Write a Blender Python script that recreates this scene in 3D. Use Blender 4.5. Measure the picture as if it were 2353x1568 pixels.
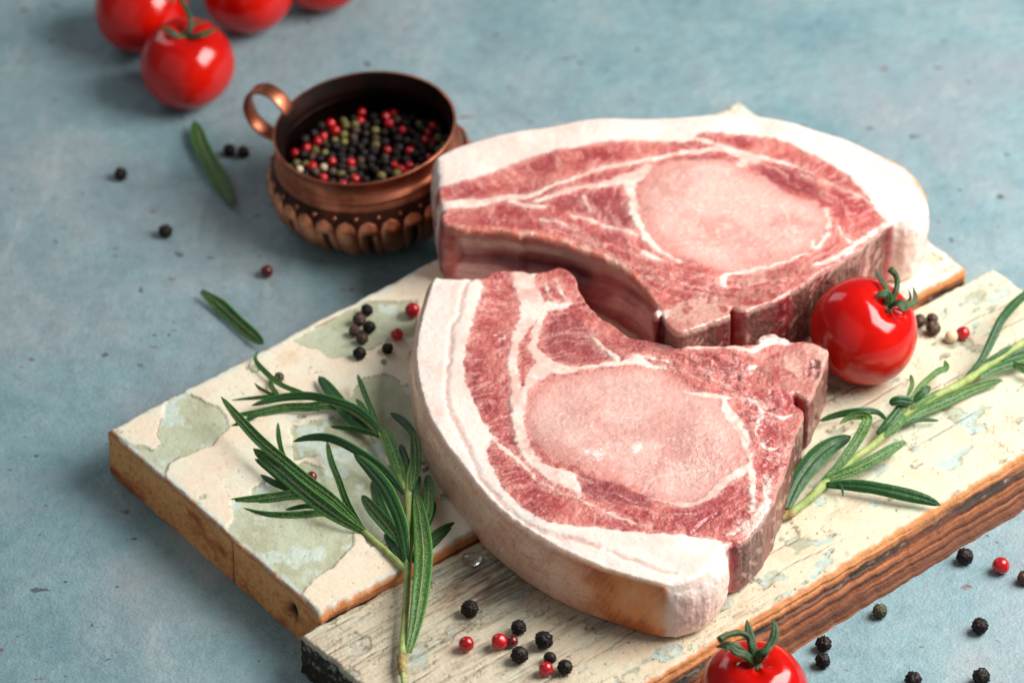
import bpy, math, random
import numpy as np
from mathutils import Vector, Matrix, noise as mnoise

random.seed(7); np.random.seed(7)
scene = bpy.context.scene
for o in list(bpy.data.objects): bpy.data.objects.remove(o)

# ------------------------------------------------------------------ camera
FPX, PITCH, DIST, BZ = 11760.0, math.radians(40.0), 1.68, 18.0      # px of a 2352-wide frame, -, m, mm (board top)
cam_d = bpy.data.cameras.new('camera'); cam = bpy.data.objects.new('camera', cam_d)
scene.collection.objects.link(cam); scene.camera = cam
FWD = np.array([0, math.cos(PITCH), -math.sin(PITCH)]); UP = np.array([0, math.sin(PITCH), math.cos(PITCH)])
CAM = np.array([0, 0, BZ]) - FWD*DIST*1000
cam.location = CAM*0.001; cam.rotation_euler = (math.pi/2 - PITCH, 0, 0)
cam_d.sensor_width = 36.0; cam_d.lens = 36.0*FPX/2352.0
cam_d.clip_start = 0.05; cam_d.clip_end = 50
cam_d.dof.use_dof = True; cam_d.dof.focus_distance = 1.598; cam_d.dof.aperture_fstop = 11.0

# ------------------------------------------------------------------ light
world = bpy.data.worlds.new('World'); scene.world = world; world.use_nodes = True
world.node_tree.nodes['Background'].inputs[0].default_value = (0.98, 0.98, 1.0, 1)
world.node_tree.nodes['Background'].inputs[1].default_value = 0.11
def area(name, loc, target, size, power, col):
    l = bpy.data.lights.new(name, 'AREA'); l.shape = 'RECTANGLE'; l.size, l.size_y = size; l.energy = power; l.color = col
    o = bpy.data.objects.new(name, l); scene.collection.objects.link(o); o.location = loc
    o.rotation_euler = (Vector(target)-Vector(loc)).to_track_quat('-Z', 'Y').to_euler(); return o
area('key_softbox', (0.50, 0.0, 0.50), (0.0, 0.03, 0.02), (0.50, 0.44), 9.4, (1.0, 0.965, 0.92))
area('back_window', (-0.75, 0.95, 0.8), (0, 0, 0), (0.5, 0.8), 2.6, (0.93, 0.97, 1.0))
area('front_fill', (-1.1, -1.2, 0.95), (0, 0, 0), (2.2, 2.2), 3.6, (1.0, 0.97, 0.93))
vs = scene.view_settings
vs.view_transform = 'Standard'; vs.look = 'None'; vs.exposure = 0.1; vs.gamma = 1.0; vs.use_curve_mapping = False

# ------------------------------------------------------------------ helpers
K = 2352.0/2756.0
def at(x, y, z):                                    # picture point -> world mm on the level plane z
    d = FWD*FPX + np.array([1., 0, 0])*(x-1176) - UP*(y-784)
    return CAM + d*((z-CAM[2])/d[2])
def zoom(x0, y0, s):
    return lambda x, y: ((x0+x/s)*K, (y0+y/s)*K)
Z1 = zoom(1080, 680, 1.5075); Z2 = zoom(1140, 240, 1.6116); Z3 = zoom(500, 160, 2.8)
Z4 = zoom(540, 820, 1.5417); Z5 = zoom(2000, 680, 2.0635); Z6 = zoom(1840, 300, 2.376); Z7 = zoom(200, 880, 1.6386)
ZD = lambda x, y: (x, y)
def W(zf, pts, z):
    return np.array([at(*zf(p[0], p[1]), z)[:2] for p in pts])
def srgb(r, g, b):
    c = np.array([r, g, b])/255.0
    return np.where(c <= 0.04045, c/12.92, ((c+0.055)/1.055)**2.4)
def sstep(a, b, x):
    t = np.clip((x-a)/(b-a), 0, 1); return t*t*(3-2*t)
def mix(a, b, t):
    return a*(1-t[:, None]) + b*t[:, None]

def _hash(ix, iy, iz, seed):
    h = (ix.astype(np.int64)*374761393 + iy.astype(np.int64)*668265263 + iz.astype(np.int64)*2147483647 + seed*974711) & 0xffffffff
    h = ((h ^ (h >> 13))*1274126177) & 0xffffffff
    h = ((h ^ (h >> 16))*2246822519) & 0xffffffff
    return ((h ^ (h >> 15)) & 0xffffff)/float(0xffffff)
def vn(x, y, z=0.0, seed=0):                        # value noise in -1..1
    z = np.zeros_like(x)+z
    ix, iy, iz = np.floor(x), np.floor(y), np.floor(z)
    fx, fy, fz = x-ix, y-iy, z-iz
    u, v, w = [f*f*f*(f*(f*6-15)+10) for f in (fx, fy, fz)]
    r = 0
    for dz in (0, 1):
        for dy in (0, 1):
            for dx in (0, 1):
                r = r + _hash(ix+dx, iy+dy, iz+dz, seed)*(u if dx else 1-u)*(v if dy else 1-v)*(w if dz else 1-w)
    return r*2-1
def fbm(x, y, z=0.0, seed=0, o=4, g=0.5):
    r, a, s = 0, 1.0, 0
    for k in range(o):
        r = r + a*vn(x*2**k, y*2**k, np.asarray(z)*2**k, seed+k*17); s += a; a *= g
    return r/s
def crom(P, n=6, closed=False):
    P = np.asarray(P, float); N = len(P); out = []
    rng = range(N) if closed else range(N-1)
    for i in rng:
        if closed: p0, p1, p2, p3 = P[(i-1) % N], P[i], P[(i+1) % N], P[(i+2) % N]
        else: p0, p1, p2, p3 = P[max(i-1, 0)], P[i], P[i+1], P[min(i+2, N-1)]
        for k in range(n):
            t = k/n
            out.append(0.5*((2*p1)+(-p0+p2)*t+(2*p0-5*p1+4*p2-p3)*t*t+(-p0+3*p1-3*p2+p3)*t**3))
    if not closed: out.append(P[-1])
    return np.array(out)
def segdist(X, Y, A, B):
    d = B-A; L = max(d@d, 1e-9)
    t = np.clip(((X-A[0])*d[0]+(Y-A[1])*d[1])/L, 0, 1)
    return (X-A[0]-t*d[0])**2+(Y-A[1]-t*d[1])**2, t
def polysd(X, Y, poly):                             # signed distance, + inside; arc parameter of the nearest point
    best = np.full(X.shape, 1e18); arc = np.zeros(X.shape); inside = np.zeros(X.shape, bool)
    N = len(poly); L = 0.0
    for i in range(N):
        A, B = poly[i], poly[(i+1) % N]; l = np.linalg.norm(B-A)
        d2, t = segdist(X, Y, A, B)
        m = d2 < best; best[m] = d2[m]; arc[m] = L+t[m]*l; L += l
        if A[1] != B[1]:
            c = ((A[1] > Y) != (B[1] > Y)) & (X < (B[0]-A[0])*(Y-A[1])/(B[1]-A[1])+A[0]); inside ^= c
    s = np.sqrt(best)
    return np.where(inside, s, -s), arc
def stroke(X, Y, pts, w):                           # half-width minus distance to a path of varying half width
    P = crom(np.column_stack([pts, w]), 5); m = max(w)+4
    best = np.full(X.shape, -9.0)
    lo = P[:, :2].min(0)-m; hi = P[:, :2].max(0)+m
    k = np.where((X > lo[0]) & (X < hi[0]) & (Y > lo[1]) & (Y < hi[1]))[0]
    x, y = X[k], Y[k]; b = best[k]
    for i in range(len(P)-1):
        d2, t = segdist(x, y, P[i, :2], P[i+1, :2])
        b = np.maximum(b, P[i, 2]*(1-t)+P[i+1, 2]*t-np.sqrt(d2))
    best[k] = b
    return best

def mesh_np(name, V, Q, T=None, attrs=None, normals=None):
    me = bpy.data.meshes.new(name)
    T = np.zeros((0, 3), int) if T is None else np.asarray(T, int).reshape(-1, 3)
    Q = np.asarray(Q, int).reshape(-1, 4)
    me.vertices.add(len(V)); me.vertices.foreach_set('co', np.asarray(V, np.float32).ravel()*0.001)
    nl = 4*len(Q)+3*len(T); me.loops.add(nl)
    me.loops.foreach_set('vertex_index', np.concatenate([Q.ravel(), T.ravel()]).astype(np.int32))
    me.polygons.add(len(Q)+len(T))
    st = np.concatenate([np.arange(len(Q))*4, 4*len(Q)+np.arange(len(T))*3]).astype(np.int32)
    me.polygons.foreach_set('loop_start', st)
    me.update(calc_edges=True); me.validate()
    me.polygons.foreach_set('use_smooth', np.ones(len(me.polygons), bool))
    for k, a in (attrs or {}).items():
        a = np.asarray(a, np.float32)
        if a.ndim == 2:
            at_ = me.attributes.new(k, 'FLOAT_COLOR', 'POINT')
            at_.data.foreach_set('color', np.column_stack([a, np.ones(len(a), np.float32)]).astype(np.float32).ravel())
        else:
            at_ = me.attributes.new(k, 'FLOAT', 'POINT'); at_.data.foreach_set('value', a)
    if normals is not None: me.normals_split_custom_set_from_vertices(np.asarray(normals, np.float32))
    return me
def link(name, me, mat=None, parent=None):
    o = bpy.data.objects.new(name, me); scene.collection.objects.link(o)
    if mat is not None: me.materials.clear(); me.materials.append(mat)
    if parent is not None: o.parent = parent
    return o
def tag(o, label, cat, group=None):
    o['label'] = label; o['category'] = cat
    if group: o['group'] = group
    return o
def thing(name, label, cat, loc=(0, 0, 0), group=None):
    o = bpy.data.objects.new(name, None); o.empty_display_size = 0.01; scene.collection.objects.link(o)
    o.location = Vector(loc)*0.001
    return tag(o, label, cat, group)
def sub_mesh(V, Q, keep, extra, normals):
    q = Q[keep]; ids = np.unique(q); mp = np.full(len(V), -1); mp[ids] = np.arange(len(ids))
    return V[ids], mp[q], {k: a[ids] for k, a in extra.items()}, normals[ids]
def vnormals(V, Q):
    N = np.zeros_like(V); n = np.cross(V[Q[:, 2]]-V[Q[:, 0]], V[Q[:, 3]]-V[Q[:, 1]])
    for k in range(4): np.add.at(N, Q[:, k], n)
    return N/np.maximum(np.linalg.norm(N, axis=1), 1e-12)[:, None]

# ------------------------------------------------------------------ materials
def mat_new(name):
    m = bpy.data.materials.new(name); m.use_nodes = True; nt = m.node_tree
    return m, nt, nt.nodes, nt.nodes['Principled BSDF']
def N_(nt, t, **kw):
    n = nt.nodes.new(t)
    for k, v in kw.items():
        if k in n.inputs: n.inputs[k].default_value = v
        else: setattr(n, k, v)
    return n
def noise_n(nt, scale, detail=4, rough=0.55, vec=None, dist=0.0):
    n = N_(nt, 'ShaderNodeTexNoise', Scale=scale, Detail=detail, Roughness=rough, Distortion=dist)
    if vec is not None: nt.links.new(vec, n.inputs['Vector'])
    return n
def objco(nt, scale=(1, 1, 1), rot=(0, 0, 0)):
    tc = N_(nt, 'ShaderNodeTexCoord'); mp = N_(nt, 'ShaderNodeMapping')
    mp.inputs['Scale'].default_value = scale; mp.inputs['Rotation'].default_value = rot
    nt.links.new(tc.outputs['Object'], mp.inputs['Vector']); return mp.outputs['Vector']
def ramp(nt, fac, stops):
    r = N_(nt, 'ShaderNodeValToRGB'); e = r.color_ramp.elements
    while len(e) < len(stops): e.new(0.5)
    for k, (p, c) in enumerate(stops):
        e[k].position = p; e[k].color = tuple(c)+(1,) if not np.isscalar(c) else (c, c, c, 1)
    nt.links.new(fac, r.inputs['Fac']); return r.outputs['Color']
def mixc(nt, fac, a, b, mode='MIX'):
    n = N_(nt, 'ShaderNodeMix', data_type='RGBA', blend_type=mode)
    for s, v in ((n.inputs[0], fac), (n.inputs[6], a), (n.inputs[7], b)):
        if hasattr(v, 'links'): nt.links.new(v, s)
        elif np.isscalar(v): s.default_value = v
        else: s.default_value = tuple(v)+(1,)
    return n.outputs[2]
def bump(nt, bsdf, h, strength, dist, prev=None):
    b = N_(nt, 'ShaderNodeBump', Strength=strength, Distance=dist)
    nt.links.new(h, b.inputs['Height'])
    if prev is not None: nt.links.new(prev, b.inputs['Normal'])
    if bsdf is not None: nt.links.new(b.outputs[0], bsdf.inputs['Normal'])
    return b.outputs[0]

def vc_material(name, fine, amp, bumps, sss=0.0, sss_scale=0.0015, coat=0.0, spec=0.5):
    """surface whose colour and roughness come from computed vertex layers, grain and fine relief from noise"""
    m, nt, nd, b = mat_new(name)
    ca = N_(nt, 'ShaderNodeAttribute', attribute_name='Col'); ra = N_(nt, 'ShaderNodeAttribute', attribute_name='rough')
    ba = N_(nt, 'ShaderNodeAttribute', attribute_name='relief')
    n = noise_n(nt, fine, 5, 0.6, objco(nt))
    g = ramp(nt, n.outputs[0], [(0.28, 1-amp), (0.72, 1+amp*0.6)])
    nt.links.new(mixc(nt, 1.0, ca.outputs['Color'], g, 'MULTIPLY'), b.inputs['Base Color'])
    nt.links.new(ra.outputs['Fac'], b.inputs['Roughness'])
    prev = None
    for (sc, st, di, stretch, rot) in bumps:
        h = noise_n(nt, sc, 4, 0.6, objco(nt, stretch, rot))
        sb = N_(nt, 'ShaderNodeMath', operation='SUBTRACT'); nt.links.new(h.outputs[0], sb.inputs[0]); sb.inputs[1].default_value = 0.5
        mm = N_(nt, 'ShaderNodeMath', operation='MULTIPLY'); nt.links.new(sb.outputs[0], mm.inputs[0]); nt.links.new(ba.outputs['Fac'], mm.inputs[1])
        prev = bump(nt, None, mm.outputs[0], st, di, prev)
    nt.links.new(prev, b.inputs['Normal'])
    b.inputs['Specular IOR Level'].default_value = spec
    if sss:
        b.inputs['Subsurface Weight'].default_value = sss; b.inputs['Subsurface Radius'].default_value = (1.0, 0.42, 0.3)
        b.inputs['Subsurface Scale'].default_value = sss_scale
    if coat:
        b.inputs['Coat Weight'].default_value = coat; b.inputs['Coat Roughness'].default_value = 0.13
    return m
M = {}
M['meat'] = vc_material('meat_surface', 900, 0.06, [(400, 0.6, 0.0016, (1, 1, 1), (0, 0, 0)), (1200, 0.5, 0.0006, (1, 1, 1), (0, 0, 0))], sss=0.2, sss_scale=0.0015, spec=0.5, coat=0.55)
M['wood'] = vc_material('painted_wood', 1300, 0.10, [(700, 0.5, 0.0006, (1, 1, 1), (0, 0, 0)), (2600, 0.3, 0.0003, (1, 1, 1), (0, 0, 0))], spec=0.4)

def table_material():
    m, nt, nd, b = mat_new('painted_plaster'); co = objco(nt)
    n1 = noise_n(nt, 9, 5, 0.6, co, 0.6); n2 = noise_n(nt, 28, 5, 0.65, co, 0.4); n3 = noise_n(nt, 160, 4, 0.7, co); n4 = noise_n(nt, 900, 3, 0.6, co)
    c = ramp(nt, n1.outputs[0], [(0.34, srgb(110, 146, 155)), (0.48, srgb(130, 160, 166)), (0.60, srgb(146, 156, 162)), (0.72, srgb(146, 174, 179))])
    c2 = ramp(nt, n2.outputs[0], [(0.36, srgb(108, 144, 156)), (0.55, srgb(136, 166, 174)), (0.72, srgb(164, 172, 176))])
    c = mixc(nt, 0.45, c, c2)
    f3 = ramp(nt, n3.outputs[0], [(0.33, 0.86), (0.55, 1.0), (0.75, 1.09)]); c = mixc(nt, 1.0, c, f3, 'MULTIPLY')
    f4 = ramp(nt, n4.outputs[0], [(0.3, 0.90), (0.7, 1.07)]); c = mixc(nt, 1.0, c, f4, 'MULTIPLY')
    # mauve stains, pale scuffs, fine scratches, rust-red and dark flecks
    n7 = noise_n(nt, 9, 5, 0.6, objco(nt, (1, 1, 1), (1.1, 0, 0.7)), 0.8); c = mixc(nt, ramp(nt, n7.outputs[0], [(0.50, 0.0), (0.68, 0.6)]), c, srgb(150, 154, 160))
    n6 = noise_n(nt, 34, 6, 0.7, objco(nt, (1.0, 0.45, 1), (0.4, 0, 2.0)), 0.5); c = mixc(nt, ramp(nt, n6.outputs[0], [(0.57, 0.0), (0.72, 0.45)]), c, srgb(178, 190, 192))
    n8 = noise_n(nt, 100, 3, 0.5, objco(nt, (0.07, 1.6, 1), (0, 0, 0.85))); c = mixc(nt, ramp(nt, n8.outputs[0], [(0.70, 0.0), (0.76, 0.35)]), c, srgb(190, 186, 178))
    n5 = noise_n(nt, 95, 3, 0.55, objco(nt, (1, 1.7, 1), (0, 0, 0.5))); c = mixc(nt, ramp(nt, n5.outputs[0], [(0.70, 0.0), (0.735, 0.85)]), c, srgb(122, 72, 66))
    n9 = noise_n(nt, 150, 2, 0.5, objco(nt, (1, 1.3, 1), (2.0, 0, 0.2))); c = mixc(nt, ramp(nt, n9.outputs[0], [(0.71, 0.0), (0.74, 0.8)]), c, srgb(70, 74, 78))
    nt.links.new(c, b.inputs['Base Color'])
    r = ramp(nt, n2.outputs[0], [(0.3, 0.40), (0.7, 0.58)]); nt.links.new(r, b.inputs['Roughness'])
    b.inputs['Specular IOR Level'].default_value = 0.4
    st = noise_n(nt, 230, 5, 0.62, objco(nt, (1, 1.35, 1), (0, 0, -0.5)), 0.5)
    p = bump(nt, None, st.outputs[0], 0.34, 0.0022)
    p = bump(nt, None, n4.outputs[0], 0.55, 0.0006, p)
    bump(nt, b, n2.outputs[0], 0.3, 0.004, p)
    return m
M['table'] = table_material()

# ------------------------------------------------------------------ table top
tv = np.array([[-1600, -1200, 0], [1600, -1200, 0], [1600, 2000, 0], [-1600, 2000, 0]], float)
tb = link('table_top', mesh_np('table_top', tv, [[0, 1, 2, 3]]), M['table']); tb['kind'] = 'structure'

# ------------------------------------------------------------------ slabs: grid top snapped to an outline, rings of wall below
def slab(outline, cls, ncls, h, ztop, zbot, er_t, bulge_t, top_fn, wall_fn, rings, smooth_arc=1.2, frame=0.0, n=5, rag=0.0, seed=0):
    """outline: world mm corner list; cls: class index of the edge that starts at each corner"""
    ca, sa = math.cos(frame), math.sin(frame)
    poly = crom(outline, n, True); pc = np.repeat(np.asarray(cls), n)
    sl = np.linalg.norm(np.roll(poly, -1, 0)-poly, axis=1); arc0 = np.concatenate([[0], np.cumsum(sl)]); LT = arc0[-1]
    M_ = int(LT/0.25); s = np.arange(M_)*LT/M_
    px = np.interp(s, arc0, np.append(poly[:, 0], poly[0, 0])); py = np.interp(s, arc0, np.append(poly[:, 1], poly[0, 1]))
    tx, ty = np.roll(px, -1)-np.roll(px, 1), np.roll(py, -1)-np.roll(py, 1); l = np.hypot(tx, ty)+1e-9
    area2 = np.sum(px*np.roll(py, -1)-py*np.roll(px, -1)); sg = 1 if area2 > 0 else -1
    nx, ny = sg*ty/l, -sg*tx/l
    ci = pc[np.clip(np.searchsorted(arc0, s, 'right')-1, 0, len(pc)-1)]
    wts = np.zeros((M_, ncls)); wts[np.arange(M_), ci] = 1
    def blur(a, mm):
        k = max(1, int(mm/0.25)); ker = np.hanning(2*k+3)[1:-1]; ker /= ker.sum(); p = len(ker)
        return np.convolve(np.concatenate([a[-p:], a, a[:p]]), ker, 'same')[p:-p]
    wts = np.column_stack([blur(wts[:, k], smooth_arc) for k in range(ncls)])
    if ncls == 6:
        w01 = wts[:, 0]+wts[:, 1]; r_ = blur(wts[:, 1], 26.0)/np.maximum(blur(w01, 26.0), 0.05)*1.45; wts[:, 1] = np.clip(r_, 0, 1)*w01; wts[:, 0] = w01-wts[:, 1]
    if rag:
        off = (wts@np.asarray(rag if not np.isscalar(rag) else [rag]*ncls))*(fbm(px/5.0, py/5.0, 0, seed+91, 4))
        px = px+nx*off; py = py+ny*off
    fine = np.column_stack([px, py])
    for _ in range(2): fine = fine*0.5+0.25*(np.roll(fine, 1, 0)+np.roll(fine, -1, 0))
    er = wts@np.asarray(er_t); bg = blur(wts@np.asarray(bulge_t), 4.0)
    nxs, nys = blur(nx, 3.0), blur(ny, 3.0); l = np.hypot(nxs, nys)+1e-9; nxs /= l; nys /= l
    # grid in the slab's own frame
    R = fine@np.array([[ca, -sa], [sa, ca]])
    lo, hi = R.min(0)-h, R.max(0)+h
    gx = np.arange(lo[0], hi[0]+h, h); gy = np.arange(lo[1], hi[1]+h, h)
    GX, GY = np.meshgrid(gx, gy); gshape = GX.shape
    u, v = GX.ravel(), GY.ravel(); X, Y = u*ca-v*sa, u*sa+v*ca
    step = max(1, int(1.0/0.25)); cp = fine[::step]
    sd, _ = polysd(X, Y, cp)
    near = np.where(np.abs(sd) < 7)[0]
    # nearest fine boundary sample for points near the rim
    arcI = np.zeros(len(X), int)
    for c0 in range(0, len(near), 4000):
        k = near[c0:c0+4000]
        d2 = (X[k][:, None]-cp[None, :, 0])**2+(Y[k][:, None]-cp[None, :, 1])**2
        j = d2.argmin(1)*step; bi = j.copy(); bd = np.full(len(k), 1e18)
        for o_ in range(-step, step+1):
            jj = (j+o_) % len(fine); d = (X[k]-fine[jj, 0])**2+(Y[k]-fine[jj, 1])**2
            m = d < bd; bd[m] = d[m]; bi[m] = jj[m]
        arcI[k] = bi
    sdg = sd.reshape(gshape)
    ok = (sdg > -0.5*h); cell = ok[:-1, :-1] & ok[1:, :-1] & ok[:-1, 1:] & ok[1:, 1:]
    idx = np.arange(len(X)).reshape(gshape); iy, ix = np.where(cell)
    Q = np.column_stack([idx[iy, ix], idx[iy, ix+1], idx[iy+1, ix+1], idx[iy+1, ix]])
    # directed boundary edges
    E = np.concatenate([Q[:, [0, 1]], Q[:, [1, 2]], Q[:, [2, 3]], Q[:, [3, 0]]])
    key = E[:, 0].astype(np.int64)*len(X)+E[:, 1]; rkey = E[:, 1].astype(np.int64)*len(X)+E[:, 0]
    be = E[~np.isin(key, rkey)]
    nxt = {}
    for a, b in be: nxt.setdefault(int(a), []).append(int(b))
    loops = []
    while nxt:
        a = next(iter(nxt)); lp = []
        cur = a
        while cur in nxt:
            lp.append(cur); t = nxt[cur].pop()
            if not nxt[cur]: del nxt[cur]
            cur = t
        loops.append(lp)
    loop = np.array(max(loops, key=len))
    X[loop], Y[loop] = fine[arcI[loop], 0], fine[arcI[loop], 1]; sd[loop] = 0
    used = np.unique(Q); mp = np.full(len(X), -1); mp[used] = np.arange(len(used))
    Q = mp[Q]; X, Y, sd, aI = X[used], Y[used], np.maximum(sd[used], 0), arcI[used]; loop = mp[loop]
    er_p = er[aI]*(sd < 7)
    q = np.clip(sd/np.maximum(er_p, 1e-3), 0, 1)
    drop = np.where(er_p > 0.01, er_p*(1-np.sqrt(np.clip(1-(1-q)**2, 0, 1))), 0)
    dz, colT, rT, bT, pT = top_fn(X, Y, sd, wts[aI])
    VT = np.column_stack([X, Y, ztop+dz-drop])
    # wall rings
    nl = len(loop); li = aI[loop]; zed = VT[loop, 2]
    f = np.arange(1, rings+1)/rings
    bx, by = X[loop], Y[loop]
    Fm = np.repeat(f[:, None], nl, 1)
    offs = bg[li][None, :]*np.sin(np.pi*np.clip(Fm, 0, 1)**0.8)**0.75*(1.0)
    WX0, WY0 = bx[None, :]+nxs[li][None, :]*offs, by[None, :]+nys[li][None, :]*offs
    WZ = zed[None, :]*(1-Fm)+zbot*Fm
    Lw = np.repeat(li[None, :], rings, 0).ravel()
    dn, colW, rW, bW, pW = wall_fn(WX0.ravel(), WY0.ravel(), WZ.ravel(), Fm.ravel(), wts[Lw], s[Lw])
    # keep the seam at the rim closed
    VW = np.column_stack([WX0.ravel()+nxs[Lw]*dn, WY0.ravel()+nys[Lw]*dn, WZ.ravel()])
    base = len(VT); ring = base+np.arange(rings*nl).reshape(rings, nl); allr = np.vstack([loop[None, :], ring])
    a = allr[:-1]; b = np.roll(a, -1, 1); d = allr[1:]; c = np.roll(d, -1, 1)
    QW = np.column_stack([b.ravel(), a.ravel(), d.ravel(), c.ravel()])
    V = np.vstack([VT, VW]); Qa = np.vstack([Q, QW])
    ex = {'Col': np.vstack([colT, colW]), 'rough': np.concatenate([rT, rW]), 'relief': np.concatenate([bT, bW])}
    part = np.concatenate([pT, pW]); fp = np.concatenate([part[Q[:, 0]], part[QW[:, 2]]])
    return V, Qa, ex, fp, vnormals(V, Qa)
def slab_parts(root, S, names, mat, labels=None):
    V, Q, ex, fp, nr = S
    c = np.array(root.location)*1000
    out = {}
    for k, nm in enumerate(names):
        keep = fp == k
        if not keep.any(): continue
        v, q, e, n_ = sub_mesh(V, Q, keep, ex, nr)
        out[nm] = link(nm, mesh_np(nm, v-c, q, None, e, n_), mat, root)
        if labels and nm in labels: out[nm]['label'] = labels[nm]
    return out

# ------------------------------------------------------------------ cutting board: two old painted planks
A, B, C_, D_ = [at(x, y, BZ+0.5)[:2] for x, y in ((247, 987), (735, 1412), (2221, 616), (1697, 231))]
ang = math.atan2((C_-B)[1]+(D_-A)[1], (C_-B)[0]+(D_-A)[0]); ax = np.array([math.cos(ang), math.sin(ang)]); ay = np.array([-ax[1], ax[0]])
def densify(P, cl, step=14.0):
    out, oc = [], []
    for i in range(len(P)):
        a, b = np.asarray(P[i]), np.asarray(P[(i+1) % len(P)]); n = max(1, int(np.linalg.norm(b-a)/step))
        ts = [0.0]+([0.012] if n > 1 else [])+[k/n for k in range(1, n)]+([0.988] if n > 1 else [])
        for t in ts: out.append(a+(b-a)*t); oc.append(cl[i])
    return np.array(out), oc
CREAM, CREAM2 = srgb(236, 220, 196), srgb(232, 226, 204)
GREEN, GREEN2, AQUA = srgb(192, 198, 172), srgb(180, 182, 152), srgb(204, 218, 208)
BARE, ORANGE, DBROWN, CHAR = srgb(150, 116, 86), srgb(206, 132, 78), srgb(92, 52, 34), srgb(52, 44, 38)
def uv_(X, Y): return X*ax[0]+Y*ax[1], X*ay[0]+Y*ay[1]

def rear_top(X, Y, sd, w):
    u, v = uv_(X, Y); z = BZ+0.5
    wx, wy = X+1.1*fbm(X/4.0, Y/4.0, 0, 1, 4), Y+1.1*fbm(X/4.0, Y/4.0, 0, 2, 4)
    g = np.full(len(X), -50.0)
    def add(zf, pts):
        nonlocal g
        g = np.maximum(g, polysd(wx, wy, W(zf, pts, z))[0])
    add(Z7, [(412, 318), (470, 296), (515, 294), (560, 325), (625, 347), (672, 385), (684, 440), (655, 472), (608, 522), (535, 552), (472, 572), (415, 612), (402, 665), (330, 640), (170, 470), (245, 516), (300, 522), (345, 541), (386, 512), (370, 470), (376, 420), (400, 352)])
    add(Z7, [(672, 890), (702, 852), (698, 765), (790, 742), (782, 720), (832, 690), (930, 640), (1010, 590), (1160, 640), (1240, 760), (1230, 960), (1140, 1055), (1040, 1120), (1000, 1185), (1090, 1262), (1050, 1300), (860, 1100)])
    add(Z4, [(380, 155), (460, 108), (560, 55), (680, -10), (900, -20), (905, 130), (750, 160), (620, 222), (540, 222), (480, 190)])
    add(Z4, [(620, 385), (680, 302), (760, 285), (805, 300), (850, 335), (890, 330), (900, 560), (760, 640), (660, 460)])
    add(Z4, [(378, 520), (440, 490), (560, 470), (660, 470), (800, 700), (860, 960), (700, 1000), (560, 780), (500, 620), (392, 640)])
    # the strip along the front seam where the cream coat has gone
    seam = polysd(wx, wy, W(Z4, [(500, 1268), (640, 1214), (735, 1150), (840, 1098), (1130, 940), (1140, 990), (840, 1130), (640, 1245), (500, 1300)], z))[0]
    g = np.maximum(g, seam)
    bits = fbm(X/7.0, Y/7.0, 0, 5, 5)
    far = sstep(60, 120, u)                                   # more wear to the far end
    g = np.maximum(g, (bits-0.56+0.30*far)*4)
    cr = 1-sstep(-0.15, 0.15, g)
    n = fbm(X/14, Y/14, 0, 8, 4); n2 = fbm(X/2.2, Y/2.2, 0, 9, 4)
    cream = mix(CREAM, CREAM2, sstep(-0.3, 0.5, n)); cream = mix(cream, srgb(222, 190, 160), 0.5*sstep(0.25, 0.6, fbm(X/9, Y/9, 0, 12, 4)))
    green = mix(GREEN, GREEN2, sstep(-0.4, 0.4, fbm(X/10, Y/10, 0, 10, 4))); green = mix(green, AQUA, 0.8*sstep(0.12, 0.3, fbm(X/8, Y/8, 0, 13, 5)))
    green = mix(green, BARE, 0.22*sstep(0.3, 0.6, fbm(X/3.0, Y/3.0, 0, 14, 5)))
    col = mix(green, cream, cr)
    edge = np.exp(-(g/0.22)**2); col = mix(col, srgb(96, 84, 66), 0.8*edge*sstep(-0.3, 0.2, fbm(X/6, Y/6, 0, 15, 3)))
    speck = sstep(0.64, 0.72, fbm(X/1.3, Y/1.3, 0, 16, 3)); col = mix(col, srgb(110, 92, 72), 0.5*speck)
    rim = (1-sstep(0.0, 1.6, sd+0.9*fbm(X/2.5, Y/2.5, 0, 18, 4)))
    col = mix(col, AQUA, (1-sstep(0.5, 3.2, sd+1.4*fbm(X/5, Y/5, 0, 19, 4)))); col = mix(col, ORANGE*0.9, rim)
    dz = 0.42*cr+0.12*n2*(1-cr)+0.05*n2-0.35*rim-0.12*speck
    return dz, col*(1+0.05*n2[:, None]), 0.5+0.1*n, 0.5+0.5*(1-cr), np.zeros(len(X), int)
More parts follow.
